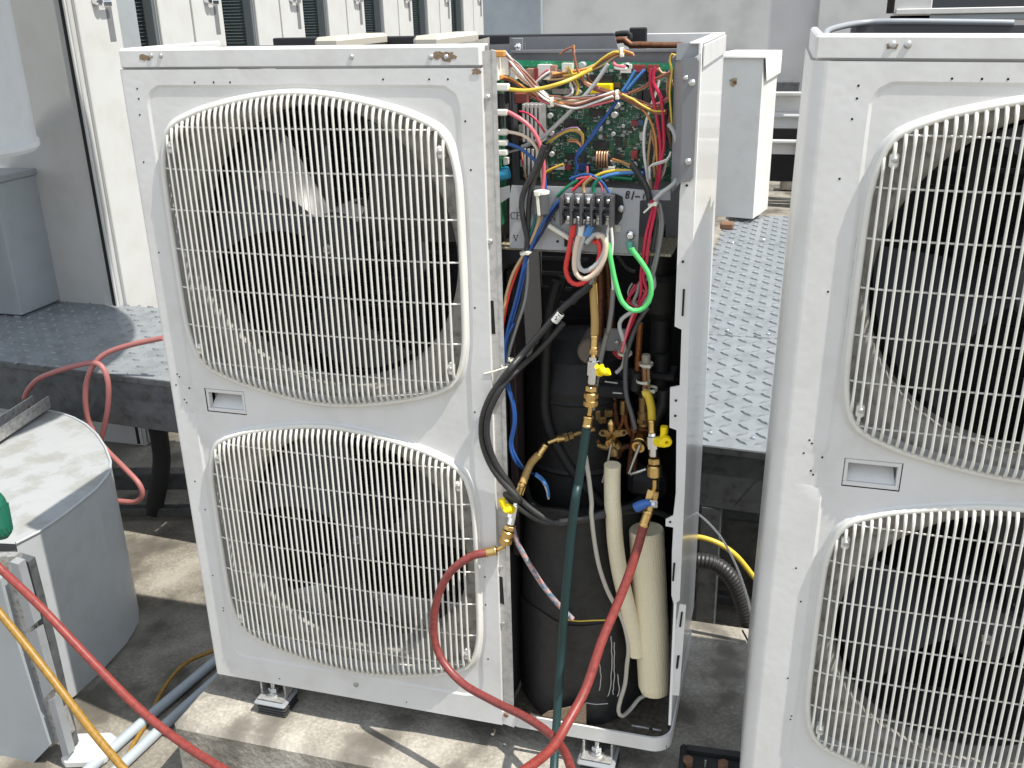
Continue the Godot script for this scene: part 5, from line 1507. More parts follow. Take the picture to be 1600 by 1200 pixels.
func lever(o: Node3D, p: Array, at: Vector3, dir: Vector3, m: Material) -> void:
	var h := st_new()
	tube(h, spline(p), [0.0078, 0.0072, 0.0066, 0.0062, 0.0062, 0.0066, 0.0062, 0.0062, 0.0062, 0.0062, 0.0062, 0.0062, 0.0062, 0.0062, 0.0062, 0.0062, 0.0062, 0.0062, 0.0062, 0.0062, 0.0062, 0.0062, 0.0062, 0.0062, 0.0062, 0.0062], 10)
	rod(h, at, at + dir, 0.0088, 18)
	put("lever", h, m, o)

func hoses() -> void:
	# centre: brass tube, chrome ball valve, green hose hanging to the ground
	var o := thing("gauge_hose", "dark green gauge hose hanging from the chrome valve in the middle of the open compartment", "hose", Vector3.ZERO, "")
	cable("brass_tube", [v(795.2,885.8,-18),v(797.2,855.8,-18),v(799,826.7,-18),v(798.7,799.7,-18)], 0.0066, M.tan_hose, o, 14)
	ferrule(o, v(793.9,894.3,-20), v(796,876.7,-18), 0.0064, M.brass_old)
	ferrule(o, v(799.3,802.1,-15), v(799.3,777.4,-12), 0.0072, M.brass)
	var st := st_new()
	hexnut(st, v(799.1,778.7,-12), v(798.6,771.3,-12), 0.0070)
	rod(st, v(798.6,773.2,-12), v(798.2,763.6,-12), 0.0046)
	put("hex_nut", st, M.brass, o)
	chrome_valve(o, v(798.8,767.1,-10), v(797.6,720.9,-6), 0.0105)
	lever(o, [v(810.3,755.1,0),v(815.6,747.9,0),v(823.4,746.6,0),v(826.8,747.7,0)], v(808.3,744.4,-8), v(813.6,745.2,-4) - v(808.3,744.4,-8), M.yellow)
	st = st_new()
	hexnut(st, v(797.1,718,-6), v(796.9,708.9,-5), 0.0100)
	put("hex_nut", st, M.brass, o)
	knurled(o, v(796.6,707.2,-5), v(796.1,683.1,-3), 0.0112)
	cable("bent_tube", [v(795.8,684.5,-3),v(795.4,674.5,-3),v(793.8,667.2,-3),v(792,658.4,-3)], 0.0042, M.brass, o, 12)
	ferrule(o, v(793.2,666.1,-2), v(790.8,647.2,0), 0.0088, M.brass)
	var g := [v(790.5,649.5,0),v(786.1,614.2,0),v(781.4,578.2,0),v(775.5,535.4,0)]
	g.append_array([v(775.4,526.3,12),v(767.1,454.3,12),v(759.9,363.7,12),v(752.4,265.8,12),v(747.6,188.8,12)])
	g.append_array([v(747.9,84,45),v(751.1,37.1,75),v(756.8,5.4,110),v(761,-11.5,140)])
	cable("hose", g, 0.0078, M.green_hose, o, 14, 10)
	# right: yellow whip, lever valve, blue valve, red hose
	o = thing("gauge_hose", "bright red gauge hose below the blue lever valve, crossing in front of the lagged pipe", "hose")
	cable("yellow_whip", [v(875.5,692.8,-50),v(881.6,694.2,-50),v(885.8,683.7,-50),v(889.5,666.8,-50),v(890.8,643.8,-50)], 0.0070, M.yellow_hose, o, 14)
	ferrule(o, v(891,650.3,-45), v(892.9,628.5,-42), 0.0072, M.brass)
	chrome_valve(o, v(893.2,628.5,-42), v(898,587.6,-36), 0.0105)
	lever(o, [v(908.1,623.2,-28),v(911.7,619.2,-28),v(914.3,635.4,-28),v(914.3,648.4,-28)], v(903.2,616.2,-36), v(917.1,623.4,-20) - v(903.2,616.2,-36), M.yellow)
	st = st_new()
	lathe(st, v(918.5,627,-22), Vector3(0.3, -0.1, 1), [[0.0, 0.009], [0.008, 0.009], [0.009, 0.008], [0.009, 0.003], [0.0, 0.003]], 16)
	put("lever_boss", st, M.yellow, o)
	st = st_new()
	hexnut(st, v(898.6,585.6,-36), v(899.6,574.9,-35), 0.0105)
	put("hex_nut", st, M.brass, o)
	st = st_new()
	var c0 := v(899.6,573.4,-35)
	var c1 := v(901.3,546.7,-33)
	lathe(st, c0, c1 - c0, [[0.0, 0.0], [0.0, 0.0108], [0.002, 0.0125], [0.019, 0.0128], [0.021, 0.0115], [0.022, 0.006]], 24)
	put("swivel_nut", st, M.brass, o)
	cable("bent_tube", [v(901.4,548.1,-32),v(902,537.6,-32),v(901.2,529.9,-32),v(899.2,523.6,-32)], 0.0050, M.brass, o, 12)
	st = st_new()
	hexnut(st, v(900.4,528.7,-30), v(897.2,510.3,-26), 0.0112)
	rod(st, v(897.2,511.2,-26), v(895.1,490.1,-22), 0.0080, 16)
	put("valve_body", st, M.brass, o)
	st = st_new()
	tube(st, spline([v(900.5,512.9,-12),v(891.1,511.7,-12),v(880.5,505.7,-12),v(873,500.2,-12)]), [0.005, 0.006, 0.0075, 0.0085, 0.009, 0.009, 0.0085, 0.008, 0.007, 0.006, 0.005, 0.005, 0.005, 0.005, 0.005, 0.005, 0.005, 0.005, 0.005, 0.005], 10)
	put("blue_lever", st, paint(0.03, 0.11, 0.36, 0.35), o)
	st = st_new()
	box(st, v(903.5,512.8,-10), Vector3(0.014, 0.013, 0.004), 0.001)
	hexnut(st, v(903,512.7,-10), v(904,517.1,-2), 0.004)
	put("lever_plate", st, M.steel, o)
	ferrule(o, v(894.5,494.1,-20), v(887.2,465.5,-14), 0.0090, M.brass)
	var r := [v(887.7,468.1,-14),v(879,425.5,0),v(867.2,380,22),v(851.3,332.8,52),v(836.7,293.7,88)]
	r.append_array([v(821.6,236.8,142),v(803.3,207.3,196),v(789.6,197.8,250),v(766.4,206,310),v(746.2,214.4,350)])
	cable("hose", r, 0.0080, M.red_hose, o, 14, 10)
	# left: tan whip, lever valve, maroon hose looping over the lower fan
	o = thing("gauge_hose", "maroon gauge hose looping over the corner of the lower fan grille", "hose")
	st = st_new()
	rod(st, v(708.4,581.7,-60), v(722.7,586.4,-70), 0.0042)
	rod(st, v(721.3,585.3,-70), v(732.5,585.4,-80), 0.0075)
	put("coupling", st, M.brass, o)
	ferrule(o, v(706,579.9,-58), v(694.2,560,-50), 0.0070, M.brass)
	cable("tan_whip", [v(695.7,563.6,-48),v(684.5,550.5,-48),v(677,537.2,-48),v(672.8,520.4,-30),v(667.8,499.1,-15)], 0.0068, M.tan_hose, o, 14)
	ferrule(o, v(673.8,521.2,-16), v(664.7,492.9,-8), 0.0072, M.brass)
	chrome_valve(o, v(662.2,487.3,-6), v(657.2,448,6), 0.0102)
	lever(o, [v(655,479.7,10),v(649.9,483.1,10),v(645.7,490.5,10),v(643.1,499.5,10)], v(659.1,478,4), v(653.2,486.8,16) - v(659.1,478,4), M.yellow)
	st = st_new()
	hexnut(st, v(656,446.9,6), v(654,439.1,8), 0.0092)
	put("hex_nut", st, M.brass, o)
	knurled(o, v(653.4,437.7,8), v(647.5,412.7,12), 0.0108)
	cable("bent_tube", [v(648.4,415.4,13),v(644.7,407.4,13),v(638.4,402.2,13),v(630.8,397.2,13)], 0.0042, M.brass, o, 12)
	ferrule(o, v(631.7,398,14), v(611.5,393.3,20), 0.0090, M.brass)
	cable("hose", [v(614.5,394.9,22),v(589,389.3,32),v(550.5,354.1,40),v(524.8,293.9,45),v(518,226.9,50),v(534.2,180.6,60),v(579.4,151.8,80),v(646.9,149.4,110),v(716.9,161.8,150),v(769.8,171.6,190),v(807.5,185.1,240),v(834.6,200.5,300)], 0.0074, M.maroon_hose, o, 14, 10)
	# hoses in the left foreground
	o = thing("gauge_hose", "red hose running from the green cap at the left edge down across the grey pipes", "hose")
	cable("hose", [v(-251,400.8,250),v(-229.9,374.7,250),v(-141.9,325.1,270),v(-16.1,240.7,300),v(86.6,189.8,330),v(189.5,163.2,360),v(308.9,160.4,400)], 0.0074, M.red_hose, o, 14, 10)
	o = thing("gauge_hose", "ochre yellow hose in the lower left corner below the red hose", "hose")
	cable("hose", [v(-265.2,313.3,260),v(-244.6,283.6,260),v(-171.5,224.3,280),v(-100.3,162,300),v(-20,111.6,330),v(65.4,65.6,360)], 0.0072, M.ochre_hose, o, 14, 10)
	o = thing("hose_grip", "dark green plastic grip at the left edge above the red hose", "hose grip", v(-234.7,433.4,220))
	st = st_new()
	var g0 := v(-233.2,508.9,220)
	var g1 := v(-223.5,380.3,240)
	lathe(st, g0, g1 - g0, [[0.0, 0.0], [0.0, 0.010], [0.01, 0.015], [0.03, 0.019], [0.06, 0.020], [0.075, 0.017], [0.083, 0.010], [0.084, 0.0]], 14)
	for k in 14:
		var a := TAU * k / 14
		var t := (g1 - g0).normalized()
		var up := t.cross(Vector3.BACK).normalized()
		var s := t.cross(up)
		tube(st, [g0 + t * 0.02 + (up * cos(a) + s * sin(a)) * 0.0175, g0 + t * 0.07 + (up * cos(a) + s * sin(a)) * 0.0185], 0.0018, 6)
	put("ribbed_grip", st, M.green_grip, o)

# ------------------------------------------------------------------ surroundings
func tread(parent: Node3D, poly: PackedVector2Array, y: float, step: float, diagonal: bool) -> void:
	var st := st_new()
	var L := 0.042 if diagonal else 0.030
	var pr := [Vector2(-1, 0), Vector2(-0.75, 1), Vector2(0.75, 1), Vector2(1, 0)]
	st.set_smooth_group(-1)
	var w := 0.0052
	var h := 0.0045
	var b := [Vector3(-L / 2, 0, 0), Vector3(0, 0, w), Vector3(L / 2, 0, 0), Vector3(0, 0, -w), Vector3(-L * 0.32, h, 0), Vector3(0, h, w * 0.5), Vector3(L * 0.32, h, 0), Vector3(0, h, -w * 0.5)]
	for i in 4:
		quad(st, b[i], b[(i + 1) % 4], b[4 + (i + 1) % 4], b[4 + i], (b[i] + b[(i + 1) % 4]) + Vector3.UP * 0.002)
	quad(st, b[4], b[5], b[6], b[7], Vector3.UP)
	st.generate_normals()
	var spots := []
	var lo := Vector2(99, 99)
	var hi := Vector2(-99, -99)
	for p in poly:
		lo = lo.min(p)
		hi = hi.max(p)
	var i := 0
	var x := lo.x
	while x < hi.x:
		var j := 0
		var z := lo.y
		while z < hi.y:
			var q := Vector2(x, z)
			if Geometry2D.is_point_in_polygon(q, poly):
				var a := PI / 2 * ((i + j) % 2) + (PI / 4 if diagonal else 0.0)
				spots.append(Transform3D(Basis(Vector3.UP, a), Vector3(x, y, z)))
			z += step
			j += 1
		x += step
		i += 1
	var mm := MultiMesh.new()
	mm.transform_format = MultiMesh.TRANSFORM_3D
	mm.mesh = st.commit()
	mm.instance_count = spots.size()
	for k in spots.size(): mm.set_instance_transform(k, spots[k])
	var o := MultiMeshInstance3D.new()
	o.multimesh = mm
	o.material_override = M.plate_paint
	o.name = "tread_pattern"
	parent.add_child(o, true)
	o.position = -where(parent)
	tag(o, "", "", "", "stuff")

func platform() -> void:
	var o := thing("walkway_platform", "grey chequer-plate steel platform behind the open unit, running off to the back right", "platform", Vector3(0.9, -0.25, -0.8))
	var T := 0.31
	var plates := [[PackedVector2Array([Vector2(-2.2, -0.88), Vector2(-0.5, -0.782), Vector2(-0.5, -1.42), Vector2(-2.2, -1.42)]), false], [PackedVector2Array([Vector2(-0.495, -0.782), Vector2(0.70, -0.713), Vector2(0.70, -1.42), Vector2(-0.495, -1.42)]), false], [PackedVector2Array([Vector2(0.705, -0.713), Vector2(1.6, -0.665), Vector2(1.6, -1.53), Vector2(0.705, -1.53)]), true], [PackedVector2Array([Vector2(0.79, -1.536), Vector2(1.6, -1.536), Vector2(1.6, -2.79), Vector2(0.79, -2.79)]), true], [PackedVector2Array([Vector2(0.79, -2.796), Vector2(1.6, -2.796), Vector2(1.6, -3.5), Vector2(0.79, -3.35)]), true]]
	for e in plates:
		var st := st_new()
		var p := []
		for q in e[0]: p.append(Vector3(q.x, T, q.y))
		plate(st, p, 0.005, Vector3.UP)
		put("tread_plate", st, M.plate_paint, o)
		tread(o, e[0], T, 0.044 if e[1] else 0.050, e[1])
	var st := st_new()
	for e in [[-2.2, -0.877, 0.0, -0.749], [0.0, -0.749, 1.6, -0.661]]:
		var a := Vector3(e[0], 0.0, e[1])
		var b := Vector3(e[2], 0.0, e[3])
		var bs := Basis(Vector3.UP, -atan2(b.z - a.z, b.x - a.x))
		box(st, (a + b) * 0.5 + Vector3(0, 0.222, -0.012), Vector3((b - a).length(), 0.155, 0.012), 0.002, bs)
		box(st, (a + b) * 0.5 + Vector3(0, 0.300, -0.004), Vector3((b - a).length(), 0.020, 0.006), 0.002, bs)
	put("front_beam", st, M.frame_paint, o)
	for x in [-1.9, 0.955, 1.45]:
		st = st_new()
		var z: float = -0.75 + (x - 0.0) * 0.055 - 0.03
		box(st, Vector3(x, -0.045, z), Vector3(0.05, 0.38, 0.05), 0.003)
		put("leg", st, M.frame_paint, o)
		st = st_new()
		box(st, Vector3(x, -0.241, z), Vector3(0.10, 0.018, 0.10), 0.003)
		put("foot_plate", st, M.zinc, o)
	for p in [v(937.3,313,-773.9), v(1039.7,313,-767), v(917,313,-1583.4), v(1044.2,313,-1571.3), v(846.8,313,-2789.4), v(971.8,313,-2873.8)]:
		screw(p - Vector3(0, 0.001, 0), 0.007, o, M.chrome, Vector3.UP)
	# what lies in the shade below
	var s := thing("drain_pipe", "thick black pipe standing in the dark under the platform, left of the open unit", "pipe", v(-816.2,-137.4,-950))
	cable("pipe", [v(-774,112.9,-930),v(-771.5,36.3,-930),v(-783,-54.7,-930),v(-842,-224.2,-930)], 0.028, M.dark, s, 16)
	var k := thing("cable_trunking", "grey metal trunking in the shade below the platform at the left", "trunking", Vector3(-0.9, -0.2, -1.0))
	st = st_new()
	box(st, Vector3(-0.75, -0.15, -1.05), Vector3(1.2, 0.06, 0.05), 0.002, Basis(Vector3.UP, 0.25))
	box(st, Vector3(-0.62, -0.215, -0.98), Vector3(1.0, 0.03, 0.03), 0.002, Basis(Vector3.UP, 0.25))
	put("trunking_body", st, M.frame_paint, k)
	k = thing("pipe_bundle_cover", "dark steel duct cover in the shade under the platform at the right", "duct", Vector3(1.05, -0.25, -1.0))
	st = st_new()
	box(st, Vector3(1.12, -0.08, -1.05), Vector3(0.5, 0.18, 0.3), 0.004)
	box(st, Vector3(1.12, -0.21, -0.86), Vector3(0.5, 0.03, 0.03), 0.003)
	put("cover", st, M.frame_paint, k)

func drum() -> void:
	var o := thing("vent_cowl", "low grey sheet-metal cowl with rounded end and peeling white top at the left", "vent", Vector3(-0.7, -0.25, -0.3))
	var top := [v(-497.3,215,-47.4),v(-484.6,215,-102),v(-482.8,215,-183.8),v(-494.3,215,-312.2),v(-508.1,215,-361.6),v(-521.7,215,-402.1),v(-558.8,215,-453.8),v(-628.6,215,-525.1),v(-706.1,215,-591.8),v(-783.6,215,-645.3),v(-854.6,215,-680.2),v(-914.6,215,-700),v(-978.6,215,-709.7),v(-1038.9,215,-700.8)]
	var L := 0.0
	var st := st_new()
	st.set_smooth_group(-1)
	var pl := []
	for p in top: pl.append(p)
	pl.append(Vector3(-1.15, 0.215, -0.62))
	pl.append(Vector3(-1.15, 0.215, 0.06))
	var flat := PackedVector2Array()
	for p in pl: flat.append(Vector2(p.x, p.z))
	var ix := Geometry2D.triangulate_polygon(flat)
	for i in range(0, ix.size(), 3): tri3(st, pl[ix[i]], pl[ix[i + 1]], pl[ix[i + 2]], Vector3.UP)
	put("top_sheet", st, M.peeled, o)
	st = st_new()
	var D := Vector3(0, -0.45, 0)
	for i in pl.size() - 1:
		var a: Vector3 = pl[i]
		var b: Vector3 = pl[i + 1]
		st.set_smooth_group(1 if i < 3 else 2)
		quad(st, a, b, b + D, a + D, (b - a).cross(Vector3.UP) * -1.0 if (b - a).cross(Vector3.UP).dot(a - Vector3(-0.8, 0.2, -0.25)) < 0 else (b - a).cross(Vector3.UP))
	put("side_sheet", st, M.grey_duct, o)
	st = st_new()
	var rim := []
	for i in top.size(): rim.append(top[i] + Vector3(0, 0.001, 0))
	tube(st, rim, 0.0035, 6)
	put("rolled_edge", st, M.grey_duct, o)
	# steel channel lying on the cowl
	o = thing("steel_channel", "weathered galvanised steel channel lying on top of the cowl at the left", "steel channel", v(-969.1,220,-609.1))
	st = st_new()
	var a := v(-941.4,235,-428.4)
	var b := v(-979.3,235,-705.4)
	var bs := Basis(Vector3.UP, -atan2(b.z - a.z, b.x - a.x))
	box(st, (a + b) * 0.5 + Vector3(0, -0.008, 0), Vector3((b - a).length(), 0.004, 0.05), 0.001, bs)
	for s in [-0.5, 0.5]: box(st, (a + b) * 0.5 + bs * Vector3(0, 0.010, s * 0.05), Vector3((b - a).length(), 0.036, 0.004), 0.001, bs)
	put("channel", st, M.zinc, o)
	screw(b + Vector3(-0.015, 0.0, 0.03), 0.008, o, M.rust)
	# the white cabinet whose hinged edge fills the lower left corner
	o = thing("hinged_cabinet", "white metal cabinet edge with hinge clips in the lower left corner", "cabinet", Vector3(-0.6, -0.25, 0.1))
	st = st_new()
	plate(st, [v(-520.4,213.1,100),v(-402.7,231.4,100),v(-402.7,107.1,100),v(-379.5,-189.3,100),v(-489.5,-304.8,100),v(-695.5,-402,100)], 0.02)
	put("door", st, M.casing, o)
	st = st_new()
	plate(st, [v(-438.1,269.9,85),v(-369,280.1,85),v(-358.5,64.4,85),v(-336.6,-166.3,85),v(-397.2,-211.5,85),v(-419.3,93.8,85),v(-419.4,219.4,85)], 0.02)
	put("edge_strip", st, M.zinc, o)
	st = st_new()
	plate(st, [v(-377.3,269.9,75),v(-347,265.3,75),v(-342.1,60.2,75),v(-344,-208.2,75),v(-371.8,-227,75),v(-372.5,54.6,75)], 0.02)
	put("door_gap", st, M.frame_paint, o)
	for q in [[v(-367.3,277.4,100),v(-347.9,274.3,100),v(-341.9,133.5,100),v(-365.8,113.6,100)], [v(-366.1,105.6,100),v(-340.5,119.6,100),v(-336.1,-31.4,100),v(-365.8,-60.8,100)], [v(-355,-63.6,100),v(-338.4,-55.2,100),v(-333.2,-205.2,100),v(-351.5,-212.9,100)]]:
		st = st_new()
		plate(st, q, 0.02)
		put("hinge_clip", st, M.sheet_light, o)
	o = thing("painted_footing", "small white painted concrete footing on the roof in the lower left corner", "footing", v(-343.8,-250,31.1))
	st = st_new()
	box(st, v(-327.3,-235,48.2), Vector3(0.10, 0.04, 0.09), 0.014, Basis(Vector3.UP, 0.3))
	put("footing_block", st, M.cabinet_white, o)

func left_back() -> void:
	# round tank high at the left edge and the bluish box below it
	var o := thing("water_tank", "pale grey round tank with a rim along its bottom at the upper left edge", "tank", Vector3(-1.25, 0.88, -0.95))
	var st := st_new()
	lathe(st, Vector3(-1.40, 0.905, -1.0), Vector3.UP, [[0.0, 0.0], [0.0, 0.24], [0.012, 0.25], [0.03, 0.25], [0.034, 0.244], [0.9, 0.242], [0.9, 0.0]], 64)
	put("tank_shell", st, M.tank, o)
	for s in [-0.24, -0.14]:
		st = st_new()
		box(st, Vector3(-1.38 + s, 0.62, -1.06), Vector3(0.04, 0.58, 0.04), 0.004)
		put("leg", st, M.frame_paint, o)
	o = thing("ventilator_hood", "large round grey ventilator hood overhead at the left, its curved shadow lying on the platform", "hood", Vector3(-1.7, -0.25, -0.4))
	st = st_new()
	lathe(st, Vector3(-0.74, 1.93, -0.55), Vector3.UP, [[0.0, 0.70], [0.0, 0.75], [0.10, 0.75], [0.32, 0.40], [0.36, 0.0]], 48)
	lathe(st, Vector3(-0.74, 1.93, -0.55), Vector3.UP, [[0.0, 0.70], [0.10, 0.68], [0.30, 0.36], [0.33, 0.0]], 48)
	put("hood_shell", st, M.casing, o)
	st = st_new()
	tube(st, [Vector3(-1.75, -0.25, -0.33), Vector3(-1.75, 1.9, -0.33), Vector3(-1.62, 2.12, -0.33), Vector3(-1.2, 2.14, -0.33)], 0.05, 16)
	put("hood_mast", st, M.frame_paint, o)
	o = thing("junction_cabinet", "bluish grey steel box with a flat lid on the platform at the left edge", "cabinet", Vector3(-1.6, 0.31, -1.5))
	st = st_new()
	var e := v(-1400,757.2,-1301)
	box(st, Vector3(-1.79, 0.545, -1.32), Vector3(0.62, 0.46, 0.2), 0.004)
	put("box_body", st, M.casing, o)
	st = st_new()
	box(st, Vector3(-1.79, 0.785, -1.30), Vector3(0.64, 0.022, 0.24), 0.004)
	put("box_lid", st, M.sheet_light, o)
	# row of tall white cabinets receding along the left
	var X := -1.22
	var names := ["tall white cabinet nearest the open unit, showing its plain grey end and a slotted handle", "second tall white cabinet from the left with chrome handle and dark louvred end", "third tall white cabinet from the left, just left of the first cream motor support", "fourth tall white cabinet from the left, just right of the first cream motor support", "fifth tall white cabinet from the left, just left of the second cream motor support", "sixth tall white cabinet from the left, just right of the second cream motor support", "seventh and farthest tall white cabinet, beside the pale blue wall strip"]
	var proto: Node3D = null
	for k in 7:
		var c: Node3D
		if k < 2:
			c = Node3D.new()
			c.name = numbered("tall_cabinet")
			add_child(c, true)
			var Ln := 0.23 if k == 0 else 0.43
			var z0 := -1.415 if k == 0 else -1.88
			c.position = Vector3(X, -0.25, z0)
			st = st_new()
			box(st, Vector3(X - 0.45, 0.95, z0 - Ln / 2), Vector3(0.9, 2.4, Ln), 0.004)
			put("body", st, M.cabinet_grey, c)
			st = st_new()
			if k > 0:
				box(st, Vector3(X + 0.006, 0.95, z0 - 0.105), Vector3(0.012, 2.38, 0.205), 0.003)
				put("plain_door", st, M.cabinet_white, c)
				st = st_new()
			var zc := z0 - Ln + 0.108
			box(st, Vector3(X + 0.008, 0.95, zc), Vector3(0.016, 2.38, 0.212), 0.003)
			put("handle_door", st, M.cabinet_white, c)
			var h := group_part("handle", c)
			st = st_new()
			box(st, Vector3(X + 0.0165, 1.30, zc - 0.055), Vector3(0.002, 0.19, 0.032), 0.0008)
			put("slot", st, M.sheet, h)
			st = st_new()
			box(st, Vector3(X + 0.030, 1.335, zc + 0.012), Vector3(0.020, 0.030, 0.030), 0.006)
			rod(st, Vector3(X + 0.016, 1.335, zc + 0.012), Vector3(X + 0.040, 1.335, zc + 0.012), 0.016)
			box(st, Vector3(X + 0.034, 1.325, zc - 0.026), Vector3(0.010, 0.020, 0.05), 0.004)
			put("knob", st, M.chrome, h)
			if k > 0:
				# louvred end facing the camera
				var lv := group_part("louvred_end", c)
				st = st_new()
				box(st, Vector3(X - 0.20, 0.95, z0 + 0.004), Vector3(0.40, 2.36, 0.006))
				put("louvre_backing", st, M.louvre, lv)
				st = st_new()
				for j in 110: box(st, Vector3(X - 0.22, 0.72 + j * 0.013, z0 + 0.009), Vector3(0.36, 0.010, 0.002), 0.0, Basis(Vector3.RIGHT, -0.6))
				tag(put("louvre_slats", st, M.louvre, lv), "", "", "", "stuff")
				st = st_new()
				box(st, Vector3(X - 0.022, 0.95, z0 + 0.010), Vector3(0.042, 2.36, 0.012), 0.003)
				put("corner_strip", st, M.louvre_strip, lv)
				proto = c
			else:
				st = st_new()
				box(st, Vector3(X - 0.012, 0.95, z0 + 0.003), Vector3(0.010, 2.38, 0.008), 0.002)
				put("edge_trim", st, M.cabinet_white, c)
				st = st_new()
				box(st, Vector3(X - 0.0245, 0.95, z0 + 0.002), Vector3(0.013, 2.38, 0.006))
				put("edge_seal", st, M.dark, c)
		else:
			c = proto.duplicate()
			c.name = numbered("tall_cabinet")
			add_child(c, true)
			c.position = Vector3(X, -0.25, -1.88 - 0.70 * (k - 1))
		tag(c, names[k], "cabinet", "row of tall white cabinets along the left")
	# grey-blue steel strip between the first two cabinets
	o = thing("steel_post", "grey blue steel post between the first and second tall white cabinets", "post", Vector3(X - 0.05, -0.25, -1.70))
	st = st_new()
	box(st, Vector3(X - 0.05, 0.95, -1.72), Vector3(0.085, 2.4, 0.12), 0.006)
	put("post_body", st, M.casing, o)

func back() -> void:
	var o := thing("rear_building", "grey concrete building wall across the back with a dark window at the right", "building", Vector3(1.0, -0.25, -9.0))
	var st := st_new()
	box(st, Vector3(1.0, 2.0, -9.1), Vector3(16, 4.6, 0.2))
	put("wall", st, M.wall, o)
	st = st_new()
	box(st, Vector3(1.66, 2.0, -8.96), Vector3(1.0, 4.6, 0.12), 0.01)
	put("pilaster", st, M.wall, o)
	st = st_new()
	box(st, Vector3(-2.4, 2.0, -8.98), Vector3(1.66, 4.6, 0.06), 0.01)
	put("blue_strip", st, M.wall_blue, o)
	var w := group_part("window", o)
	var y := 1.16
	st = st_new()
	box(st, Vector3(3.2, y - 0.03, -8.93), Vector3(2.7, 0.05, 0.14), 0.006)
	box(st, Vector3(1.80, y + 0.6, -8.95), Vector3(0.08, 1.3, 0.10), 0.006)
	put("window_frame", st, M.cabinet_white, w)
	st = st_new()
	box(st, Vector3(3.2, y - 0.085, -8.95), Vector3(2.8, 0.05, 0.10), 0.006)
	put("window_sill", st, M.wall_blue, w)
	st = st_new()
	box(st, Vector3(3.2, y + 0.62, -8.97), Vector3(2.7, 1.25, 0.012))
	put("window_pane", st, M.glass, w)
	# steel beams lying before the wall: upper and lower edge, depth
	var bl := [[v(987.4,598.1,-6700), v(999.5,444.6,-6700), M.cabinet_white, "upper white steel beam in the gap behind the white box"], [v(1001.8,440.8,-6600), v(1009.4,344.8,-6600), M.far_steel, "middle grey steel beam in the gap behind the white box"], [v(1017.9,261.1,-6500), v(1026.7,150,-6500), M.wall, "lowest pale steel beam above the tan floor in the gap behind the white box"]]
	for e in bl:
		var hh: float = e[0].y - e[1].y
		var cc := Vector3(1.0, (e[0].y + e[1].y) * 0.5, e[0].z)
		o = thing("steel_beam", e[3], "beam", cc, "steel beams before the rear wall")
		st = st_new()
		box(st, cc + Vector3(0, -hh * 0.08, -0.02), Vector3(2.2, hh * 0.8, 0.03), 0.003)
		box(st, cc + Vector3(0, hh * 0.42, 0.0), Vector3(2.2, hh * 0.16, 0.09), 0.003)
		put("beam_section", st, e[2], o)
	o = thing("timber_block", "dark timber block lying on the upper steel beam at the back", "block", v(971.9,653.1,-6550))
	st = st_new()
	box(st, v(952.8,657.8,-6550), Vector3(0.20, 0.07, 0.10), 0.006)
	put("block", st, M.frame_paint, o)
	o = thing("beam_trestle", "dark trestle leg holding the steel beams at the back", "trestle", v(1128.4,80,-6400))
	st = st_new()
	var tp := v(1109.4,359,-6450)
	box(st, Vector3(tp.x, 0.0, -6.5), Vector3(0.06, 0.60, 0.12), 0.004)
	var t0 := v(1008.3,313.5,-6780)
	var t1 := v(1041.3,-103.6,-6780)
	box(st, Vector3(tp.x - 0.4, (t0.y + t1.y) * 0.5, -6.80), Vector3(2.2, t0.y - t1.y, 0.03), 0.004)
	put("trestle", st, M.dark, o)
	o = thing("concrete_block", "small concrete block on the tan floor beside the far beams", "block", v(1062.4,-250,-7706.6))
	st = st_new()
	box(st, v(1055.2,-190,-7224.5), Vector3(0.20, 0.10, 0.15), 0.008)
	put("block", st, M.concrete, o)
	# white box with folded lid, between the two units
	o = thing("control_box", "narrow white metal box with folded lid behind the open unit at the right", "control box", v(831.1,330,-3200.4))
	var a := v(713.8,330,-3257)
	var b := v(906.4,330,-3213.5)
	var c := v(963,330,-3466.6)
	var H := 0.735
	st = st_new()
	var d := a + (c - b)
	var up := Vector3(0, H, 0)
	st.set_smooth_group(-1)
	var ctr := (a + c) * 0.5 + up * 0.5
	for e in [[a, b], [b, c], [c, d], [d, a]]:
		quad(st, e[0], e[1], e[1] + up, e[0] + up, (e[0] + e[1]) * 0.5 + up * 0.5 - ctr)
	quad(st, a, b, c, d, Vector3.DOWN)
	put("body", st, M.box_white, o)
	st = st_new()
	var g := 0.012
	var ex := (b - a).normalized()
	var ez := (c - b).normalized()
	var la := a + up - ex * g - ez * g
	var lb := b + up + ex * g - ez * g
	var lc := c + up + ex * g + ez * g
	var ld := d + up - ex * g + ez * g
	quad(st, la, lb, lc, ld, Vector3.UP)
	var dn := Vector3(0, -0.02, 0)
	quad(st, la, lb, lb + dn, la + dn, -ez)
	quad(st, lb, lc, lc + Vector3(0, -0.10, 0), lb.lerp(lc, 0.15) + Vector3(0, -0.12, 0), ex)
	tri3(st, lb, lb + dn, lb.lerp(lc, 0.15) + Vector3(0, -0.12, 0), ex)
	put("lid", st, M.box_white, o)
	stain(a.lerp(b, 0.38) + up * 0.83 - ez * 0.002, 0.022, o, tri(paint(0.45, 0.36, 0.24, 0.7), noise_tex(0.02, 3, 5, ramp([[0.0, 0.7, 0.7, 0.7], [1.0, 1, 1, 1]])), 3.0), 5)
	screw(a.lerp(b, 0.38) + up * 0.83, 0.008, o, M.rust)
	st = st_new()
	box(st, v(799.7,325,-3076.6), Vector3(0.06, 0.03, 0.06), 0.006)
	put("clamp", st, M.rust, o)

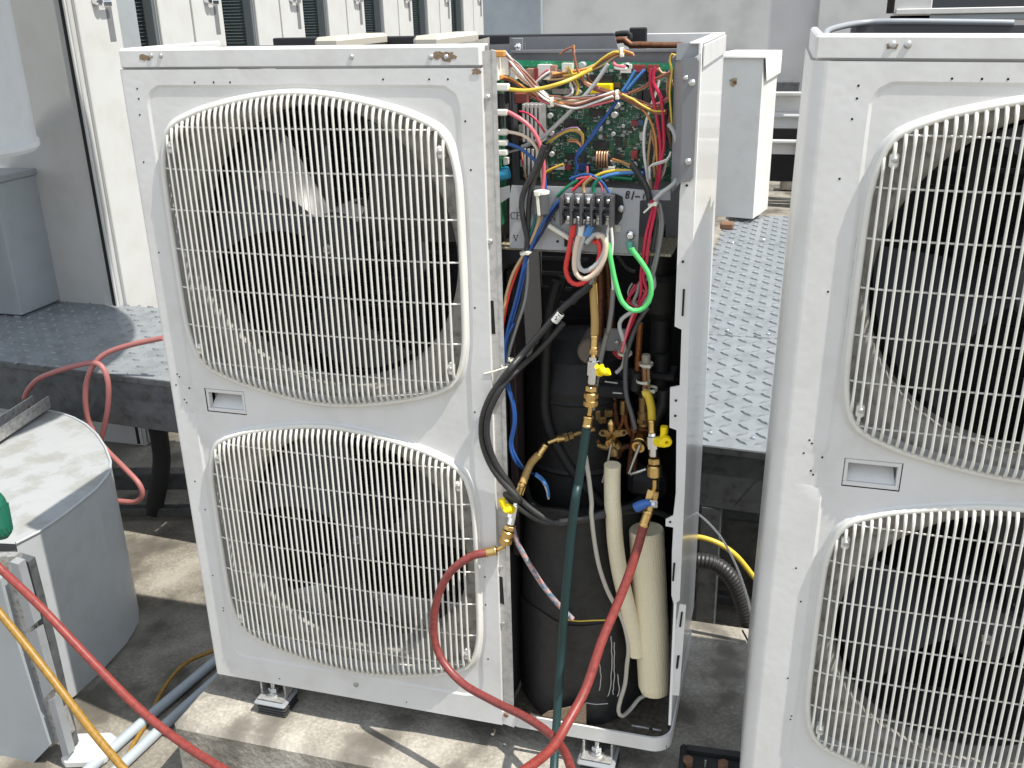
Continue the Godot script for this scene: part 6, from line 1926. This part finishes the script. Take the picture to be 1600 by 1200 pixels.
func ground_things() -> void:
	var st := st_new()
	st.set_smooth_group(-1)
	quad(st, Vector3(-60, -0.25, 60), Vector3(60, -0.25, 60), Vector3(60, -0.25, -60), Vector3(-60, -0.25, -60), Vector3.UP)
	tag(put("roof_floor", st, M.roof), "sunlit pale concrete roof floor", "floor", "", "structure")
	st = st_new()
	box(st, Vector3(1.60, -0.1575, -0.222), Vector3(3.32, 0.185, 0.630), 0.012)
	tag(put("concrete_plinth", st, M.concrete), "long low concrete plinth under both outdoor units", "plinth", "", "structure")
	for e in [[[v(-219.3,-236,-363.5),v(-229.8,-236,-296),v(-266.3,-236,-76.8),v(-296.6,-236,149.7)], "grey plastic pipe on the roof, the left of two coming from under the open unit"], [[v(-169.9,-236,-327.2),v(-182.5,-236,-266.5),v(-213.6,-236,-50.5),v(-231.9,-236,108)], "grey plastic pipe on the roof, the right of two, next to the plinth"]]:
		var o := thing("plastic_pipe", e[1], "pipe", e[0][2], "grey pipes in the lower left")
		var p: Array = e[0]
		st = st_new()
		tube(st, [p[0] + (p[0] - p[1]) * 3.0, p[1], p[2], p[3], p[3] + (p[3] - p[2])], 0.0125, 18)
		put("pipe", st, M.pvc, o)
	var o := thing("yellow_cable", "thin yellow cable curving over the roof beside the grey pipes", "cable", v(-311.7,-240,-218.4))
	cable("cable", [v(-232.7,-220,-343.4),v(-245,-220,-318.4),v(-284.8,-225,-269.8),v(-292,-230,-205.3),v(-280.1,-235,-134.4),v(-264.6,-242,-77.8),v(-251.2,-243,-5.9),v(-228.9,-243,70.2)], 0.0052, M.ochre_hose, o)
	o = thing("pink_hose", "faded red hose looping over the platform edge left of the open unit", "hose", v(-841.5,282.7,-780))
	cable("hose", [v(-600.2,436.3,-800),v(-714.8,408.2,-790),v(-788.2,380.7,-780),v(-827.7,345.5,-765),v(-862.2,278.5,-760),v(-877.8,185.2,-760),v(-860.1,120.3,-760),v(-811.5,86.3,-740),v(-727.7,58.2,-700),v(-671.9,24.7,-680),v(-668.1,-12.3,-680),v(-698.8,-37.3,-680),v(-754.6,-42.2,-680)], 0.0080, M.pink_hose, o, 12)
	cable("hose", [v(-1102.8,218.2,-770),v(-1075.4,253.9,-770),v(-1025.1,291.2,-770),v(-930.7,327.3,-770),v(-832.2,355,-765),v(-790.9,346.3,-760),v(-777.5,297.8,-755),v(-796.5,215.6,-755),v(-838.7,118.5,-755),v(-863.8,84.3,-755)], 0.0080, M.pink_hose, o, 12)
	o = thing("yellow_cable", "yellow cable arching from behind the open unit down between the two units", "cable", v(1015,181.2,-450))
	cable("cable", [v(903.1,183.6,-460),v(940.2,198.6,-460),v(986.3,190.6,-460),v(1028.9,164.5,-460),v(1065.8,121.3,-460),v(1091.2,89.2,-460),v(1119.1,44.1,-460)], 0.0062, M.yellow_hose, o)
	o = thing("corrugated_duct", "black corrugated hose curving down to the roof between the two units", "duct hose", v(1035.5,-47.3,-550))
	var q := spline([v(865.7,60.4,-560),v(932.2,77.2,-560),v(980.9,74.1,-560),v(1019.3,41.9,-560),v(1044.3,-10,-560),v(1066.1,-75.7,-560),v(1081.8,-136.2,-560)], 14)
	var fine := []
	for i in q.size() - 1:
		for k in 4: fine.append(q[i].lerp(q[i + 1], k / 4.0))
	var rr := []
	for i in fine.size(): rr.append(0.0195 if i % 4 < 2 else 0.0178)
	st = st_new()
	tube(st, fine, rr, 18)
	put("hose", st, M.cable_black, o)
	o = thing("white_cable", "thin white cable hanging between the two units", "cable", v(1076.1,96.6,-300))
	cable("cable", [v(949.2,330.2,-330),v(975.8,308.7,-330),v(1005.9,272.8,-330),v(1037.5,212.6,-330),v(1062.3,144.3,-330),v(1080.2,68.6,-330),v(1084.9,37.4,-330)], 0.0024, M.w_white, o)
	cable("cable", [v(1086.9,106.2,-300),v(1085,58.8,-300),v(1085.5,31.8,-300)], 0.0040, M.w_white, o)
	cable("tape", [v(1057.2,71.5,-320),v(1072.1,42.2,-320),v(1085,4.2,-320)], 0.0020, M.cable_black, o)
	# rubber base block at the bottom right
	o = thing("anchor_block", "black rubber anchor block with rusty bolts on the plinth at the bottom right", "anchor block", v(1022.6,-65,-57.7))
	st = st_new()
	var c := v(1035.8,-50,-7.7)
	box(st, c + Vector3(0, -0.004, 0), Vector3(0.125, 0.026, 0.12), 0.008, Basis(Vector3.UP, 0.06))
	for s in [-1, 1]:
		box(st, c + Vector3(s * 0.062, 0.012, 0), Vector3(0.014, 0.022, 0.13), 0.006, Basis(Vector3.UP, 0.06))
		box(st, c + Vector3(0, 0.012, s * 0.062), Vector3(0.13, 0.022, 0.014), 0.006, Basis(Vector3.UP, 0.06))
	put("block", st, M.rubber, o)
	for e in [v(982.4,-30,-25.3), v(1046.7,-30,-31.8)]:
		st = st_new()
		hexnut(st, e + Vector3(0, -0.008, 0), e + Vector3(0, 0.008, 0), 0.0105)
		put("bolt", st, M.rust, o)
	st = st_new()
	box(st, v(1014.1,-30,-28.4), Vector3(0.003, 0.016, 0.003), 0.0005)
	put("screw", st, M.zinc, o)

func _ready() -> void:
	rng.seed = 5
	# camera
	var cam := Camera3D.new()
	cam.name = "camera"
	cam.transform = Transform3D(Basis(Vector3(0.9612, -0.0223, -0.2750), Vector3(-0.0805, 0.9306, -0.3570), Vector3(0.2639, 0.3653, 0.8927)).orthonormalized(), Vector3(1.0909, 1.3032, 1.4445))
	cam.keep_aspect = Camera3D.KEEP_HEIGHT
	cam.fov = 42.963
	cam.near = 0.02
	cam.far = 200.0
	add_child(cam)
	cam.make_current()
	# sky and exposure
	var env := Environment.new()
	env.background_mode = Environment.BG_SKY
	var sm := ProceduralSkyMaterial.new()
	sm.sky_top_color = Color(0.72, 0.765, 0.825)
	sm.sky_horizon_color = Color(0.87, 0.875, 0.88)
	sm.sky_curve = 0.18
	sm.ground_bottom_color = Color(0.45, 0.44, 0.42)
	sm.ground_horizon_color = Color(0.75, 0.77, 0.78)
	sm.sky_energy_multiplier = 1.12
	var sky := Sky.new()
	sky.sky_material = sm
	env.sky = sky
	env.tonemap_mode = Environment.TONE_MAPPER_LINEAR
	env.tonemap_exposure = 1.45
	env.sdfgi_enabled = true
	env.ssao_enabled = true
	env.ssil_enabled = true
	var we := WorldEnvironment.new()
	we.environment = env
	add_child(we)
	# sun: high, from the right and a little from the front
	var sun := DirectionalLight3D.new()
	sun.name = "sun"
	sun.light_color = Color(1.0, 0.982, 0.95)
	sun.light_energy = 1.45
	sun.light_angular_distance = 0.5
	sun.shadow_enabled = true
	add_child(sun)
	sun.look_at_from_position(Vector3.ZERO, Vector3(-0.527, -1.0, -0.115), Vector3.UP)
	materials()
	ground_things()
	back()
	left_back()
	platform()
	drum()
	closed_unit()
	open_unit()
	hoses()
